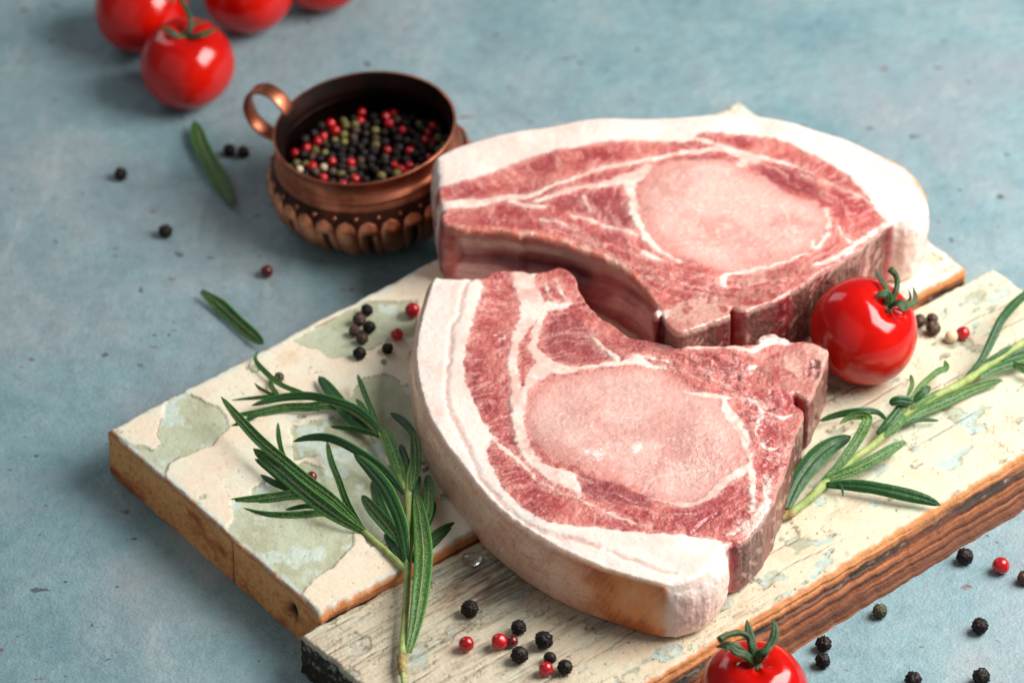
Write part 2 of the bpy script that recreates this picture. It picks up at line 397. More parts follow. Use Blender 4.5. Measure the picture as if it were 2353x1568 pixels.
def wood_wall(kind):
    def fn(X, Y, Z, f, w, s):
        u, v = uv_(X, Y)
        # sawn end grain: orange and fuzzy
        e1 = fbm(X/1.2, Y/1.2, Z/1.2, 30, 4); e2 = fbm(X/16, Y/16, Z/9, 31, 3)
        end = mix(srgb(240, 176, 110), srgb(208, 128, 74), sstep(-0.35, 0.5, e1*0.7+e2*0.6)); end = mix(end, srgb(150, 76, 42), 0.8*sstep(0.25, 0.6, e2))
        end = mix(end, srgb(226, 176, 116), 0.7*(1-sstep(0.03, 0.16, f+0.06*e1)))
        dend = 0.22*e1
        # split long grain: streaks of tan, brown and black
        t = (Z+0.35*(u*0.02))
        t = t+0.5*vn(u/70, u*0+1.7, 0, 39); g1 = fbm(u/80, t/1.1, v/30, 33, 5, 0.65); g2 = fbm(u/90, t/3.2, v/30, 34, 3); g3 = fbm(u/26, t/0.55, 0, 35, 3)
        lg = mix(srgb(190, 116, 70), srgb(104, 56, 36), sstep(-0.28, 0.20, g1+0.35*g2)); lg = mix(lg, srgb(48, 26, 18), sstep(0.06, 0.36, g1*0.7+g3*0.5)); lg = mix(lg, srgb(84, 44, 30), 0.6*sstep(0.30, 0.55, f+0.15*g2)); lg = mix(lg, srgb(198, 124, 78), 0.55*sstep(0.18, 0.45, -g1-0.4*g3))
        lg = mix(lg, srgb(222, 152, 96), 0.85*(1-sstep(0.06, 0.26, f+0.10*g1)))
        ch = np.exp(-((f-0.33-0.10*vn(u/40, u*0+3.3, 0, 36))/0.085)**2)*sstep(-0.35, 0.25, fbm(u/26, t/8, 0, 37, 3)+0.15)
        lg = mix(lg, mix(srgb(44, 40, 36), srgb(140, 128, 112), sstep(0.15, 0.6, fbm(u/3.5, t/0.7, 0, 38, 4))), np.clip(ch*1.2, 0, 1))
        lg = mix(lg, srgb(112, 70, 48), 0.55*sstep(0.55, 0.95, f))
        dlg = 0.6*g1+0.45*g3-0.6*ch
        # weathered black end with lichen
        b1 = fbm(X/1.6, Y/1.6, Z/1.6, 40, 5, 0.6)
        bl = mix(srgb(40, 36, 32), srgb(150, 140, 118), sstep(0.0, 0.5, b1+0.5*(0.35-f)+0.2*fbm(X/9, Y/9, Z/9, 41, 3)))
        dbl = 0.9*b1
        ww = w[:, :3]/np.maximum(w[:, :3].sum(1), 1e-6)[:, None]
        col = end*ww[:, :1]+lg*ww[:, 1:2]+bl*ww[:, 2:3]
        dn = (dend*ww[:, 0]+dlg*ww[:, 1]+dbl*ww[:, 2])*sstep(0, 0.05, f)
        if kind == 'front': dn = dn+ww[:, 1]*(7.5*f**1.15)*(v < VMID)
        elif kind == 'rear':
            cx = np.exp(-((s-CRACK)/0.35)**2)*ww[:, 0]; dn = dn-1.6*cx; col = mix(col, srgb(40, 22, 16), np.clip(cx, 0, 1))
            kn = np.exp(-((s-KNOT)/2.3)**2-((Z-9.5)/3.2)**2)*ww[:, 0]; kn = kn*(1+0.6*b1); dn = dn-1.8*kn; col = mix(col, srgb(44, 20, 14), np.clip(kn*1.3, 0, 1))
        return dn, col, np.full(len(X), 0.72), np.full(len(X), 1.5), np.zeros(len(X), int)
    return fn
board = thing('serving_board', 'old two-plank wooden board with peeling cream and green paint', 'board', (0, 0, 0))
# outline runs counter-clockwise: left end (A->B), front seam (B->C), far end (C->D), back edge (D->A)
P0, c0 = densify([A, B, C_, D_], [0, 1, 0, 1])
LAB = np.linalg.norm(B-A); CRACK, KNOT = LAB*0.60, LAB*0.875
VMID = 0
S_ = slab(P0, c0, 3, 0.55, BZ+0.3, 0.0, [0.9, 0.8, 0.9], [0, 0, 0], rear_top, wood_wall('rear'), 34, frame=ang, n=3, rag=[0.5, 0.7, 0.5], seed=3)
slab_parts(board, S_, ['plank'], M['wood'], {'plank': 'rear plank with large cream flakes over pale green paint'})

ZF = 15.6
Ef = at(690, 1457, ZF)[:2]; Gf = at(2281, 613, ZF)[:2]
fa, fb = at(1490, 1566, ZF)[:2], at(2352, 1042, ZF)[:2]
def along(p, q, ucoord):
    d = q-p; return p+d*((ucoord-p@ax)/(d@ax))
uL = Ef@ax; uR = Gf@ax
FL, FR = along(fa, fb, uL+2.0), along(fa, fb, uR-1.0)
VMID = 0.5*((Ef@ay)+(FL@ay))
def front_top(X, Y, sd, w):
    u, v = uv_(X, Y); L = (u-uL)/(uR-uL)
    n = fbm(X/14, Y/14, 0, 50, 4); n2 = fbm(X/2.0, Y/2.0, 0, 51, 4); gr = fbm(u/9, v/0.8, 0, 52, 4, 0.6)
    cream = mix(srgb(214, 206, 180), srgb(202, 204, 180), sstep(-0.3, 0.5, n)); cream = mix(cream, srgb(216, 192, 164), 0.6*sstep(0.05, 0.5, fbm(X/9, Y/9, 0, 53, 4)))
    under = mix(srgb(180, 198, 190), srgb(170, 172, 148), sstep(-0.3, 0.4, fbm(X/7, Y/7, 0, 54, 4)))
    wood = mix(srgb(204, 188, 164), srgb(142, 120, 98), sstep(-0.05, 0.6, gr+0.3*n+0.3*n2))
    chip = fbm(u/9, v/5.5, 0, 55, 5)
    g = (0.26+0.10*L-chip)*4                                      # flaked to the pale undercoat
    worn = sstep(-0.18, 0.35, 0.36-L*1.15+0.55*fbm(u/34, v/16, 0, 56, 4)+0.35*gr)
    c2 = sstep(-0.12, 0.12, g)
    col = mix(under, cream, c2); col = mix(col, wood, worn*0.62)
    stain_shade = np.exp(-(((X-at(*ZD(1110, 1345), ZF)[0])/17)**2+((Y-at(*ZD(1110, 1345), ZF)[1])/17)**2))  # brown stain with the front chop's shadow painted into it
    col = mix(col, srgb(96, 72, 54), np.clip(stain_shade*0.85*(0.8+0.9*gr), 0, 0.85))
    edge = np.exp(-(g/0.22)**2); col = mix(col, srgb(104, 88, 66), 0.75*edge*sstep(-0.2, 0.3, fbm(X/5, Y/5, 0, 57, 3)))
    # long hairline cracks along the grain
    cv = v+0.5*fbm(u/18, v/30, 0, 58, 3)*3
    k = cv/8.6; fr = np.abs(k-np.round(k))*8.6; on = sstep(0.0, 0.25, vn(u/26, np.round(k)*7.7, 0, 59))
    crk = np.exp(-(fr/0.22)**2)*on
    cw = fbm(X/3.2, Y/3.2, 0, 63, 3); crz = np.exp(-(cw/0.035)**2)*sstep(-0.05, 0.2, fbm(X/18, Y/18, 0, 64, 3))
    col = mix(col, srgb(84, 70, 56), np.clip(0.8*crk+0.6*crz, 0, 1))
    speck = sstep(0.60, 0.70, fbm(X/1.6, Y/1.6, 0, 60, 3)); col = mix(col, srgb(104, 88, 70), 0.7*speck)
    rim = 1-sstep(0.0, 1.3, sd+1.0*fbm(X/2.5, Y/2.5, 0, 61, 4)); fr_ = (v < VMID)*w[:, 1]
    col = mix(col, ORANGE, rim*fr_); col = mix(col, srgb(170, 168, 150), rim*w[:, 2])
    dz = 0.16*c2+0.10*n2+0.14*gr*worn-0.5*crk-0.12*speck-0.12*crz-0.3*rim
    return dz, col*(1+0.06*n2[:, None]), 0.5+0.08*n, 0.6+0.8*worn, np.zeros(len(X), int)
P1, c1 = densify([Ef, FL, FR, Gf], [2, 1, 0, 1])
S_ = slab(P1, c1, 3, 0.5, ZF-0.2, 0.0, [0.9, 0.6, 1.0], [0, 0, 0], front_top, wood_wall('front'), 40, frame=ang, n=3, rag=[0.6, 0.7, 1.2], seed=4)
slab_parts(board, S_, ['plank'], M['wood'], {'plank': 'front plank with worn cracked cream paint and split front edge'})

# ------------------------------------------------------------------ pork chops
FAT, FATP = srgb(240, 223, 214), srgb(236, 211, 200)
RED, RED2, EYE, EYE2, DARK = srgb(200, 104, 98), srgb(172, 68, 68), srgb(222, 178, 168), srgb(208, 154, 144), srgb(132, 50, 60)
BONE, BONED = srgb(182, 116, 106), srgb(112, 52, 48)
class Painter:
    def __init__(s, X, Y, z, zf, seed, warp=0.55):
        s.X, s.Y, s.z, s.zf = X, Y, z, zf
        s.wx = X+warp*fbm(X/2.2, Y/1.5, 0, seed, 4)+0.8*fbm(X/7, Y/7, 0, seed+1, 3); s.wy = Y+warp*fbm(X/2.2, Y/1.5, 0, seed+2, 4)+0.8*fbm(X/7, Y/7, 0, seed+3, 3)
        (x0, y0), (x1, y1) = zf(0, 0), zf(100, 0); s.mm = (x1-x0)/100/7.0           # mm for one zoom pixel
    def poly2(s, pts): return polysd(s.wx, s.wy, crom(W(s.zf, pts, s.z), 4, True))
    def poly(s, pts): return s.poly2(pts)[0]
    def line(s, pts):                                                             # (x, y, half width in zoom px)
        return stroke(s.wx, s.wy, W(s.zf, pts, s.z), [p[2]*s.mm for p in pts])
def meat_colours(X, Y, seed, eye, dark, fat, bone, halo, esd, msd, arcm, arce):
    n1 = fbm(X/9, Y/9, 0, seed, 4); n2 = fbm(X/2.0, Y/2.0, 0, seed+1, 4); n3 = fbm(X/0.8, Y/0.8, 0, seed+2, 2)
    red = mix(RED, RED2, sstep(-0.35, 0.45, n1+0.3*n2)); red = mix(red, srgb(214, 128, 116), 0.7*sstep(0.0, 0.5, -n1+0.3*n2))
    vein = 1-sstep(0.0, 0.10, np.abs(fbm(X/5.5+0.3*n1, Y/3.2, 0, seed+5, 4)))                              # thin connective threads
    red = mix(red, srgb(226, 172, 160), vein*0.40*sstep(-0.1, 0.4, fbm(X/13, Y/13, 0, seed+6, 3)+0.1))
    red = mix(red, srgb(220, 158, 150), 0.22*sstep(0.12, 0.5, n3+0.6*n2))
    red = mix(red, srgb(128, 44, 50), 0.22*sstep(0.12, 0.5, -n3-0.5*n2))
    d_ = np.abs(esd); fb = fbm((arcm+1.5*n1)/1.0, msd/5.0+0.6*n1, 0, seed+20, 4, 0.6); fb2 = fbm((arce)/7.0+0.6*n1, (d_+1.2*n1)/1.0, 0, seed+21, 4, 0.6); sel = sstep(7.0, 11.0, msd+3*n1); fb = fb*(1-sel)+fb2*sel
    big = fbm(X/6.5, Y/6.5, 0, seed+23, 3); red = mix(red, srgb(158, 58, 64), 0.55*sstep(0.02, 0.5, big)); red = mix(red, srgb(212, 132, 120), 0.6*sstep(0.05, 0.5, -big))
    red = mix(red, DARK, dark*0.75)
    red = mix(red, srgb(232, 178, 168), 0.50*sstep(0.08, 0.5, fb)); red = mix(red, srgb(132, 40, 48), 0.36*sstep(0.08, 0.5, -fb))
    ey = mix(EYE, EYE2, sstep(-0.35, 0.4, fbm(X/13, Y/13, 0, seed+7, 3)+0.25*n2)); ey = mix(ey, srgb(232, 190, 180), 0.5*sstep(0.0, 0.45, fbm(X/6, Y/6, 0, seed+8, 4)))
    ev = 1-sstep(0.0, 0.055, np.abs(fbm(X/13+0.2*n1, Y/13, 0, seed+9, 3)))
    ey = mix(ey, srgb(240, 212, 202), ev*0.28*sstep(-0.1, 0.25, fbm(X/17, Y/17, 0, seed+10, 2)))
    ey = mix(ey, srgb(242, 220, 212), 0.45*sstep(0.36, 0.56, fbm(X/1.5, Y/1.1, 0, seed+11, 3)))              # frosty flecks, wet sparkle painted into the colour
    ey = mix(ey, srgb(182, 108, 104), 0.18*sstep(0.25, 0.6, -n3-0.3*n2))
    ey = mix(ey, srgb(206, 132, 122), 0.55*(1-sstep(0.5, 6.5, esd+1.5*n1)))
    col = mix(red, ey, eye)
    col = mix(col, srgb(226, 168, 156), halo*0.62*sstep(-0.5, 0.3, n2+0.3*n3))
    f2 = mix(FAT, FATP, sstep(-0.2, 0.6, fbm(X/8, Y/8, 0, seed+12, 4)+0.15*n2))
    seamc = mix(srgb(242, 220, 209), srgb(230, 194, 182), sstep(-0.3, 0.5, n1+0.5*n2)); inner = sstep(-1.0, 1.5, msd); f2 = mix(f2, seamc, inner)
    col = mix(col, f2, fat*(1-0.16*inner*sstep(-0.1, 0.5, n2+0.6*n1)))
    bn = mix(BONE, srgb(206, 158, 144), sstep(-0.3, 0.4, n1+0.3*n3)); bn = mix(bn, srgb(150, 44, 46), 0.7*sstep(0.15, 0.45, fbm(X/4, Y/4, 0, seed+13, 3)))
    bn = mix(bn, BONED, 0.3*sstep(0.25, 0.55, n3))
    return mix(col, bn, bone), n1, n2, n3, vein
# wall classes: 0 rind, 1 stained rind, 2 cut fat, 3 bone, 4 red meat, 5 rib cavity membrane
def chop_wall(seed, zb, zt):
    def fn(X, Y, Z, f, w, s):
        n1 = fbm(X/9, Y/9, Z/9, seed, 3); n2 = fbm(X/2.2, Y/2.2, Z/2.2, seed+1, 4); n3 = fbm(X/0.8, Y/0.8, Z/0.8, seed+2, 2)
        hair = fbm((s+Z*0.5)/0.9, (Z-s*0.2)/7.0, 0, seed+3, 3)
        rind = mix(srgb(238, 198, 178), srgb(226, 174, 150), sstep(-0.5, 0.5, n1+0.5*hair)); rind = mix(rind, srgb(192, 110, 92), 0.25*sstep(0.35, 0.6, fbm(X/6, Y/6, Z/6, seed+4, 3)))
        rind = mix(rind, srgb(212, 138, 82), np.clip(0.25+1.2*w[:, 1], 0, 0.9)*(1-sstep(0.02, 0.14, f+0.08*n1)))
        rind = mix(rind, srgb(214, 160, 124), 0.6*sstep(0.86, 0.99, f))
        st = mix(srgb(220, 130, 64), srgb(180, 88, 38), sstep(-0.3, 0.6, n1+0.4*hair)); st = mix(st, srgb(214, 150, 104), 0.5*sstep(0.0, 0.5, -n1)*sstep(0.2, 0.5, f)); st = mix(st, srgb(120, 62, 36), 0.6*sstep(0.4, 0.6, n2))
        cf = mix(srgb(240, 214, 202), srgb(230, 192, 180), sstep(-0.3, 0.5, n1+0.5*n2)); cf = mix(cf, FAT, 0.7*(1-sstep(0.0, 0.35, f)))
        bn = mix(srgb(116, 68, 58), srgb(142, 92, 78), sstep(-0.2, 0.5, n1)); bn = mix(bn, srgb(62, 28, 24), 0.7*sstep(-0.05, 0.4, n3+0.3*n2)); bn = mix(bn, srgb(126, 36, 38), 0.7*sstep(0.0, 0.35, fbm(s/7, Z/16, 0, seed+9, 3))); bn = mix(bn, srgb(220, 172, 160), 0.5*sstep(0.24, 0.5, fbm((s+Z)/9, (Z-s)/3.0, 0, seed+10, 3)))
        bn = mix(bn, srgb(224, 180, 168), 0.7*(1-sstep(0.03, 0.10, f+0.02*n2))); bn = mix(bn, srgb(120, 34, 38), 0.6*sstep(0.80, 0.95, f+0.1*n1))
        mt = mix(srgb(176, 66, 66), srgb(120, 30, 38), sstep(-0.3, 0.4, n1+0.4*n2)); mt = mix(mt, srgb(214, 150, 142), 0.5*sstep(0.1, 0.5, n2))
        sk = fbm(s/11, Z/1.0, 0, seed+14, 4, 0.6); sk2 = fbm(s/20, Z/3.5, 0, seed+15, 3)
        cv = mix(srgb(232, 182, 172), srgb(206, 122, 120), sstep(-0.3, 0.4, sk2+0.5*n1)); cv = mix(cv, srgb(170, 62, 70), 0.55*sstep(0.1, 0.5, sk))
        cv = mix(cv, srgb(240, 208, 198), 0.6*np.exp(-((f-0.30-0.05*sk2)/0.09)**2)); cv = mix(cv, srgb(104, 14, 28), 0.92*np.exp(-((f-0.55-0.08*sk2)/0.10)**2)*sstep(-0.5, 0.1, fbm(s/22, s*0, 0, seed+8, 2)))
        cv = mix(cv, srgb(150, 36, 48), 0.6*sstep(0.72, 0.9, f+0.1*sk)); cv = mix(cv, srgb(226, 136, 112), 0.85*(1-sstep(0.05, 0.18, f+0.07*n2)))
        pore = sstep(0.42, 0.6, fbm(s/1.1, Z/1.1, 0, seed+16, 2)); rind = mix(rind, srgb(186, 120, 96), 0.35*pore); cr_ = np.exp(-(fbm(s/14, Z/4.0, 0, seed+17, 3)/0.035)**2); rind = mix(rind, srgb(206, 146, 124), 0.5*cr_)
        k1 = w[:, 1]*(1+0.5*n1)*(1.3-0.45*f); k1 = np.clip(k1, 0, 1)*(w[:, 0]+w[:, 1]); w = w.copy(); w[:, 0] = w[:, 0]+w[:, 1]-k1; w[:, 1] = k1
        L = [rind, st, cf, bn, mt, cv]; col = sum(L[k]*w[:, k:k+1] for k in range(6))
        dn = (0.25*n1+0.06*n2)*w[:, 0]+(0.3*n1+0.1*n2)*w[:, 1]+(0.9*fbm(X/6, Y/6, Z/6, seed+6, 3)+0.25*n2)*w[:, 2]+(0.12*n2+0.10*n3)*w[:, 3]+(0.7*n1+0.4*n2)*w[:, 4]+(0.5*n1+0.5*sk-1.4*np.exp(-((f-0.55)/0.12)**2))*w[:, 5]-0.12*(pore+cr_)*w[:, 0]
        dn = dn*sstep(0, 0.06, f)-1.6*sstep(0.88, 1.0, f)**2
        rr = w@np.array([0.30, 0.32, 0.34, 0.6, 0.28, 0.30]); bp = w@np.array([0.25, 0.3, 0.55, 1.2, 0.9, 0.5])
        part = np.array([0, 0, 1, 3, 2, 2])[w.argmax(1)]
        return dn, col, rr, bp, part
    return fn
PARTS = ['rind', 'fat_cap', 'meat', 'bone', 'loin_eye']

# --- front chop
TH = 23.5; ZT = ZF+TH
front_out = [(150, 90, 2), (250, 92, 2), (340, 78, 4), (440, 56, 2), (490, 52, 2), (540, 68, 4), (600, 62, 4), (645, 50, 4), (690, 70, 4), (716, 105, 5),
  (724, 145, 5), (755, 195, 5), (800, 240, 5), (860, 278, 5), (905, 315, 5), (960, 345, 5), (1050, 364, 5), (1120, 373, 5), (1250, 380, 5), (1340, 380, 5), (1428, 372, 2),
  (1452, 344, 2), (1500, 326, 2), (1550, 342, 3), (1572, 360, 3), (1640, 363, 3), (1700, 378, 3), (1732, 396, 3), (1722, 440, 3), (1700, 495, 3), (1668, 560, 3),
  (1645, 585, 4), (1608, 556, 4), (1585, 562, 4), (1592, 600, 3), (1629, 632, 3), (1612, 690, 3), (1588, 770, 3), (1560, 860, 3), (1528, 950, 3), (1485, 1050, 3), (1420, 1128, 3), (1368, 1160, 4),
  (1318, 1180, 2), (1308, 1215, 2), (1275, 1265, 2), (1220, 1308, 2), (1150, 1338, 2), (1085, 1346, 1), (1040, 1338, 1), (1000, 1328, 1), (900, 1300, 1), (800, 1265, 0), (700, 1225, 0), (600, 1175, 0), (500, 1110, 0), (420, 1050, 0), (350, 985, 0), (280, 900, 0), (220, 820, 0),
  (160, 740, 0), (110, 650, 0), (80, 560, 0), (62, 480, 0), (57, 400, 0), (66, 320, 0), (85, 240, 0), (112, 150, 0), (130, 108, 0)]
def front_chop_top(X, Y, sd, w):
    p = Painter(X, Y, ZT, Z1, 200, 0.7)
    meat, arcm = p.poly2([(340, 60), (335, 130), (320, 190), (295, 260), (275, 320), (262, 400), (257, 480), (265, 540), (285, 560), (310, 640), (345, 690), (372, 738), (350, 765), (352, 830), (380, 885), (410, 940), (450, 990), (500, 1040), (560, 1075), (640, 1095), (740, 1110), (880, 1118), (1000, 1130), (1160, 1142), (1290, 1150), (1330, 1170),
      (1440, 1170), (1700, 800), (1800, 400), (1600, 300), (1200, 330), (800, 200), (740, 20)])
    eye, arce = p.poly2([(503, 610), (520, 565), (570, 520), (650, 488), (760, 468), (860, 458), (980, 455), (1060, 470), (1130, 512), (1200, 560), (1290, 592), (1315, 640), (1345, 690), (1390, 750), (1402, 820), (1385, 870), (1330, 905), (1270, 965), (1190, 1000), (1080, 1000), (990, 965), (900, 932), (800, 900), (705, 858), (640, 840), (585, 800), (545, 755), (512, 690)])
    f = -meat
    L = p.line
    for seam in (
      [(490, 40, 42), (508, 130, 44), (528, 200, 48), (515, 250, 34), (484, 310, 20), (458, 390, 15), (455, 470, 17), (463, 540, 18), (472, 600, 24), (478, 680, 24), (497, 760, 24), (530, 830, 24), (580, 872, 24)],
      [(560, 862, 20), (620, 893, 32), (668, 912, 40), (700, 940, 22), (716, 985, 4)],
      [(600, 205, 30), (640, 205, 22), (690, 195, 6)],
      [(585, 215, 16), (556, 275, 15), (543, 330, 14), (546, 390, 22), (580, 440, 32), (560, 475, 36), (520, 525, 20), (492, 570, 15), (484, 640, 20)],
      [(580, 440, 30), (640, 462, 26), (700, 457, 14), (780, 447, 11), (880, 438, 13), (945, 432, 22), (1000, 448, 14), (1070, 462, 7)],
      [(880, 432, 14), (830, 380, 8), (770, 330, 5)],
      [(372, 738, 10), (430, 785, 8), (490, 850, 7), (560, 920, 5), (630, 955, 4), (700, 990, 4)],
      [(700, 990, 3), (800, 1030, 3), (900, 1075, 5), (1010, 1100, 3)],
      [(1315, 590, 12), (1322, 640, 17), (1352, 690, 22), (1386, 735, 18), (1400, 800, 9), (1412, 870, 12)],
      [(1400, 860, 14), (1370, 890, 24), (1315, 930, 18), (1250, 982, 15), (1175, 1010, 14), (1110, 1008, 9), (1010, 985, 4)],
      [(1140, 560, 3), (1210, 576, 10), (1290, 588, 12), (1340, 590, 8)],
      [(1410, 480, 6), (1440, 470, 12), (1470, 480, 8)],
      [(1330, 385, 16), (1420, 400, 14), (1500, 360, 26), (1550, 360, 20)],
      [(1050, 375, 5), (1180, 385, 6), (1300, 385, 8)],
      [(940, 415, 10), (1000, 420, 6), (1080, 440, 4)],
      [(1412, 880, 8), (1430, 960, 12), (1425, 1040, 8)], [(1470, 900, 10), (1490, 980, 14), (1450, 1060, 16), (1400, 1120, 16)], [(1330, 1130, 5), (1390, 1100, 8), (1470, 1030, 8)],
      [(1400, 590, 4), (1460, 640, 7), (1440, 720, 5), (1480, 790, 6), (1540, 770, 4)], [(1470, 640, 4), (1540, 660, 5), (1590, 640, 4)],
      [(620, 100, 4), (650, 150, 6), (690, 190, 5)], [(580, 110, 3), (600, 160, 5), (650, 200, 4)]):
        f = np.maximum(f, L(seam))
    # loose connective streaks towards the bone
    reg = sstep(0, 4, p.poly([(960, 460), (1060, 400), (1380, 400), (1560, 540), (1560, 900), (1450, 1120), (1330, 1120), (1420, 900), (1400, 740), (1330, 600), (1130, 500)]))
    th = math.radians(-25); ru, rv = X*math.cos(th)+Y*math.sin(th), -X*math.sin(th)+Y*math.cos(th)
    sm = 1-sstep(0.0, 0.16, np.abs(fbm(ru/9+0.4*fbm(X/4, Y/4, 0, 221, 2), rv/3.4, 0, 220, 4)))
    fat = sstep(-0.45, 0.45, f+0.7*fbm(X/2.6, Y/2.6, 0, 222, 3)*(f < 3)); halo = sstep(-3.2, 0.2, f)
    ttri = p.poly([(590, 260), (640, 235), (710, 250), (790, 310), (850, 365), (900, 425), (850, 428), (750, 432), (660, 440), (605, 425), (580, 380), (560, 330)])
    tlow = p.poly([(712, 890), (800, 912), (900, 945), (990, 985), (1010, 1010), (900, 1015), (800, 1000), (718, 965)])
    tl = p.poly([(420, 600), (445, 560), (450, 700), (480, 800), (420, 720)])
    tr = p.poly([(1400, 620), (1500, 560), (1570, 640), (1540, 760), (1440, 700)])
    dark = np.clip(0.85*sstep(-1.5, 3, ttri)*sstep(-0.6, 0.3, fbm(X/6, Y/6, 0, 230, 3)+0.1)+0.9*sstep(-1, 1.5, tlow)+0.8*sstep(-1, 1.5, tl)+0.4*sstep(-2, 3, tr), 0, 1)
    bone = np.maximum(sstep(-0.5, 0.7, p.poly([(1430, 490), (1500, 420), (1600, 372), (1800, 380), (1720, 600), (1600, 560), (1500, 535)])), sstep(-0.4, 0.5, L([(1606, 632, 16), (1575, 740, 10), (1548, 860, 8), (1500, 990, 6)])))
    ee = sstep(-1.3, 1.7, eye+0.8*fbm(X/3, Y/3, 0, 270, 3))
    c, n1, n2, n3, vein = meat_colours(X, Y, 240, ee, dark, fat, bone, halo, eye, meat, arcm, arce)
    c = mix(c, srgb(232, 190, 180), 0.6*reg*sm*(1-fat)*(1-bone)); c = mix(c, srgb(196, 96, 92), 0.22*reg*(1-sm)*(1-fat))
    # frost patches on the eye
    fr = np.zeros(len(X))
    for cx, cy, r in ((795, 815, 26), (900, 660, 20), (960, 785, 22), (400, 340, 20), (740, 800, 16)):
        q = W(Z1, [(cx, cy)], ZT)[0]; rr = r*p.mm*1.3
        fr = np.maximum(fr, np.exp(-((X-q[0])**2+((Y-q[1])*0.8)**2)/rr**2))
    c = mix(c, srgb(246, 230, 226), 0.8*sstep(0.35, 0.75, fr*(0.55+1.6*n2+1.0*n3)))
    for sm_ in ([(970, 960, 4), (1030, 905, 5), (1120, 885, 5), (1220, 880, 4), (1280, 870, 2)], [(1180, 880, 3), (1180, 930, 2)]):
        c = mix(c, srgb(240, 206, 196), 0.6*sstep(-0.3, 0.3, L(sm_)))
    # creases in the fat cap
    cr1 = L([(205, 300, 3), (200, 400, 6), (183, 490, 4), (195, 620, 5), (262, 770, 7), (308, 880, 6), (380, 975, 7), (470, 1062, 6), (560, 1122, 7), (650, 1156, 5)])
    cr2 = L([(560, 1118, 2), (650, 1148, 5), (730, 1172, 7), (800, 1190, 7)]); cr3 = L([(830, 1205, 3), (900, 1228, 6), (980, 1258, 6), (1050, 1285, 4), (1110, 1296, 2)])
    cr4 = L([(290, 92, 2), (250, 160, 3), (240, 240, 3), (205, 300, 3)])
    cr = np.maximum(np.maximum(cr1, cr2), np.maximum(cr3, cr4)); cm = sstep(-0.5, 0.45, cr)
    outer = sstep(-2.0, 1.5, fbm(X/5, Y/5, 0, 260, 3)*2-1+0*X)
    c = mix(c, srgb(214, 150, 138), 0.65*sstep(-0.6, 0.5, cr)*fat)
    band = (1-sstep(3.0, 7.5, sd))*w[:, :2].sum(1)                     # outer fat layer: bluish and wetter towards the rind
    c = mix(c, srgb(226, 222, 216), 0.55*band*fat*sstep(-0.4, 0.3, fbm(X/3, Y/3, 0, 261, 3)))
    c = mix(c, srgb(222, 160, 108), np.clip(0.45+w[:, 1], 0, 0.9)*(1-sstep(0.15, 0.9, sd+0.3*n2))*w[:, :2].sum(1))
    cutm = (1-sstep(0.2, 1.2, sd+0.4*n2))*w[:, 5]; c = mix(c, srgb(224, 160, 140), 0.5*cutm)
    slit = sstep(-0.3, 0.2, L([(1180, 1130, 2), (1215, 1100, 5), (1290, 1050, 3)])); c = mix(c, srgb(140, 60, 70), 0.6*slit)
    hole = sstep(-0.5, 0.5, p.poly([(1660, 430), (1700, 440), (1690, 500), (1650, 490)])); c = mix(c, srgb(92, 20, 26), 0.8*hole*sstep(-0.3, 0.2, n2+0.2))
    dz = 0.14*fat-0.10*ee*(1-fat)+0.22*n2*(1-fat)*(1-0.6*ee)+0.12*n3*(1-fat)+0.10*n2*fat-0.55*sstep(-1.2, 0.5, cr)*fat-0.8*slit-0.9*hole*(n2+0.6)
    dz = dz+1.5*fbm(X/24, Y/24, 0, 263, 2)+0.9*reg*(fbm(X/3.0, Y/3.0, 0, 264, 4, 0.65)+0.3*sm)-0.6*ee*np.exp(-((eye-0.2)/1.2)**2)*0.4
    dz = dz+0.25*band*fbm(X/3.6, Y/2.6, 0, 265, 3)+bone*0.12*n3-0.5*dark*(1-fat)
    wet = 0.35-0.12*reg-0.08*fat-0.08*ee*sstep(0.0, 6.0, L([(1300, 800, 60), (1320, 900, 60)])*0+reg)
    wz = sstep(-4, 8, p.poly([(1180, 700), (1390, 760), (1400, 880), (1280, 960), (1120, 900)])); wet = wet-0.12*wz*sstep(-0.2, 0.3, n1)
    relief = 0.9+1.3*reg+0.5*(1-fat)*(1-ee)-0.55*fat+0.6*wz-0.5*bone-0.35*ee*(1-fat)
    part = np.full(len(X), 2); part[eye > 0.3] = 4; part[(meat < 0)] = 1; part[bone > 0.5] = 3
    return dz, np.clip(c, 0, 1), np.clip(wet, 0.22, 0.6), relief, part
o2 = W(Z1, [p[:2] for p in front_out], ZT); cl = [p[2] for p in front_out]
cz = o2.mean(0)
chop1 = thing('pork_chop', 'raw bone-in pork chop in front with brown-stained rind end', 'pork chop', (cz[0], cz[1], ZF), 'raw pork chops on the board')
S_ = slab(o2, cl, 6, 0.42, ZT-0.6, ZF+0.15, [0.9, 0.9, 3.0, 0.3, 0.8, 0.8], [2.2, 0.8, 2.0, 0.2, 0.8, -0.8], front_chop_top, chop_wall(300, ZF, ZT), 44, smooth_arc=2.2, rag=[0.25, 0.25, 0.6, 0.7, 1.2, 0.9], seed=11, n=6)
slab_parts(chop1, S_, PARTS, M['meat'], {'loin_eye': 'pale pink round loin muscle', 'rind': 'pinkish skin with an orange-brown stain at its end', 'fat_cap': 'thick white fat under the skin', 'bone': 'sawn reddish chine bone', 'meat': 'dark red marbled meat around the eye'})

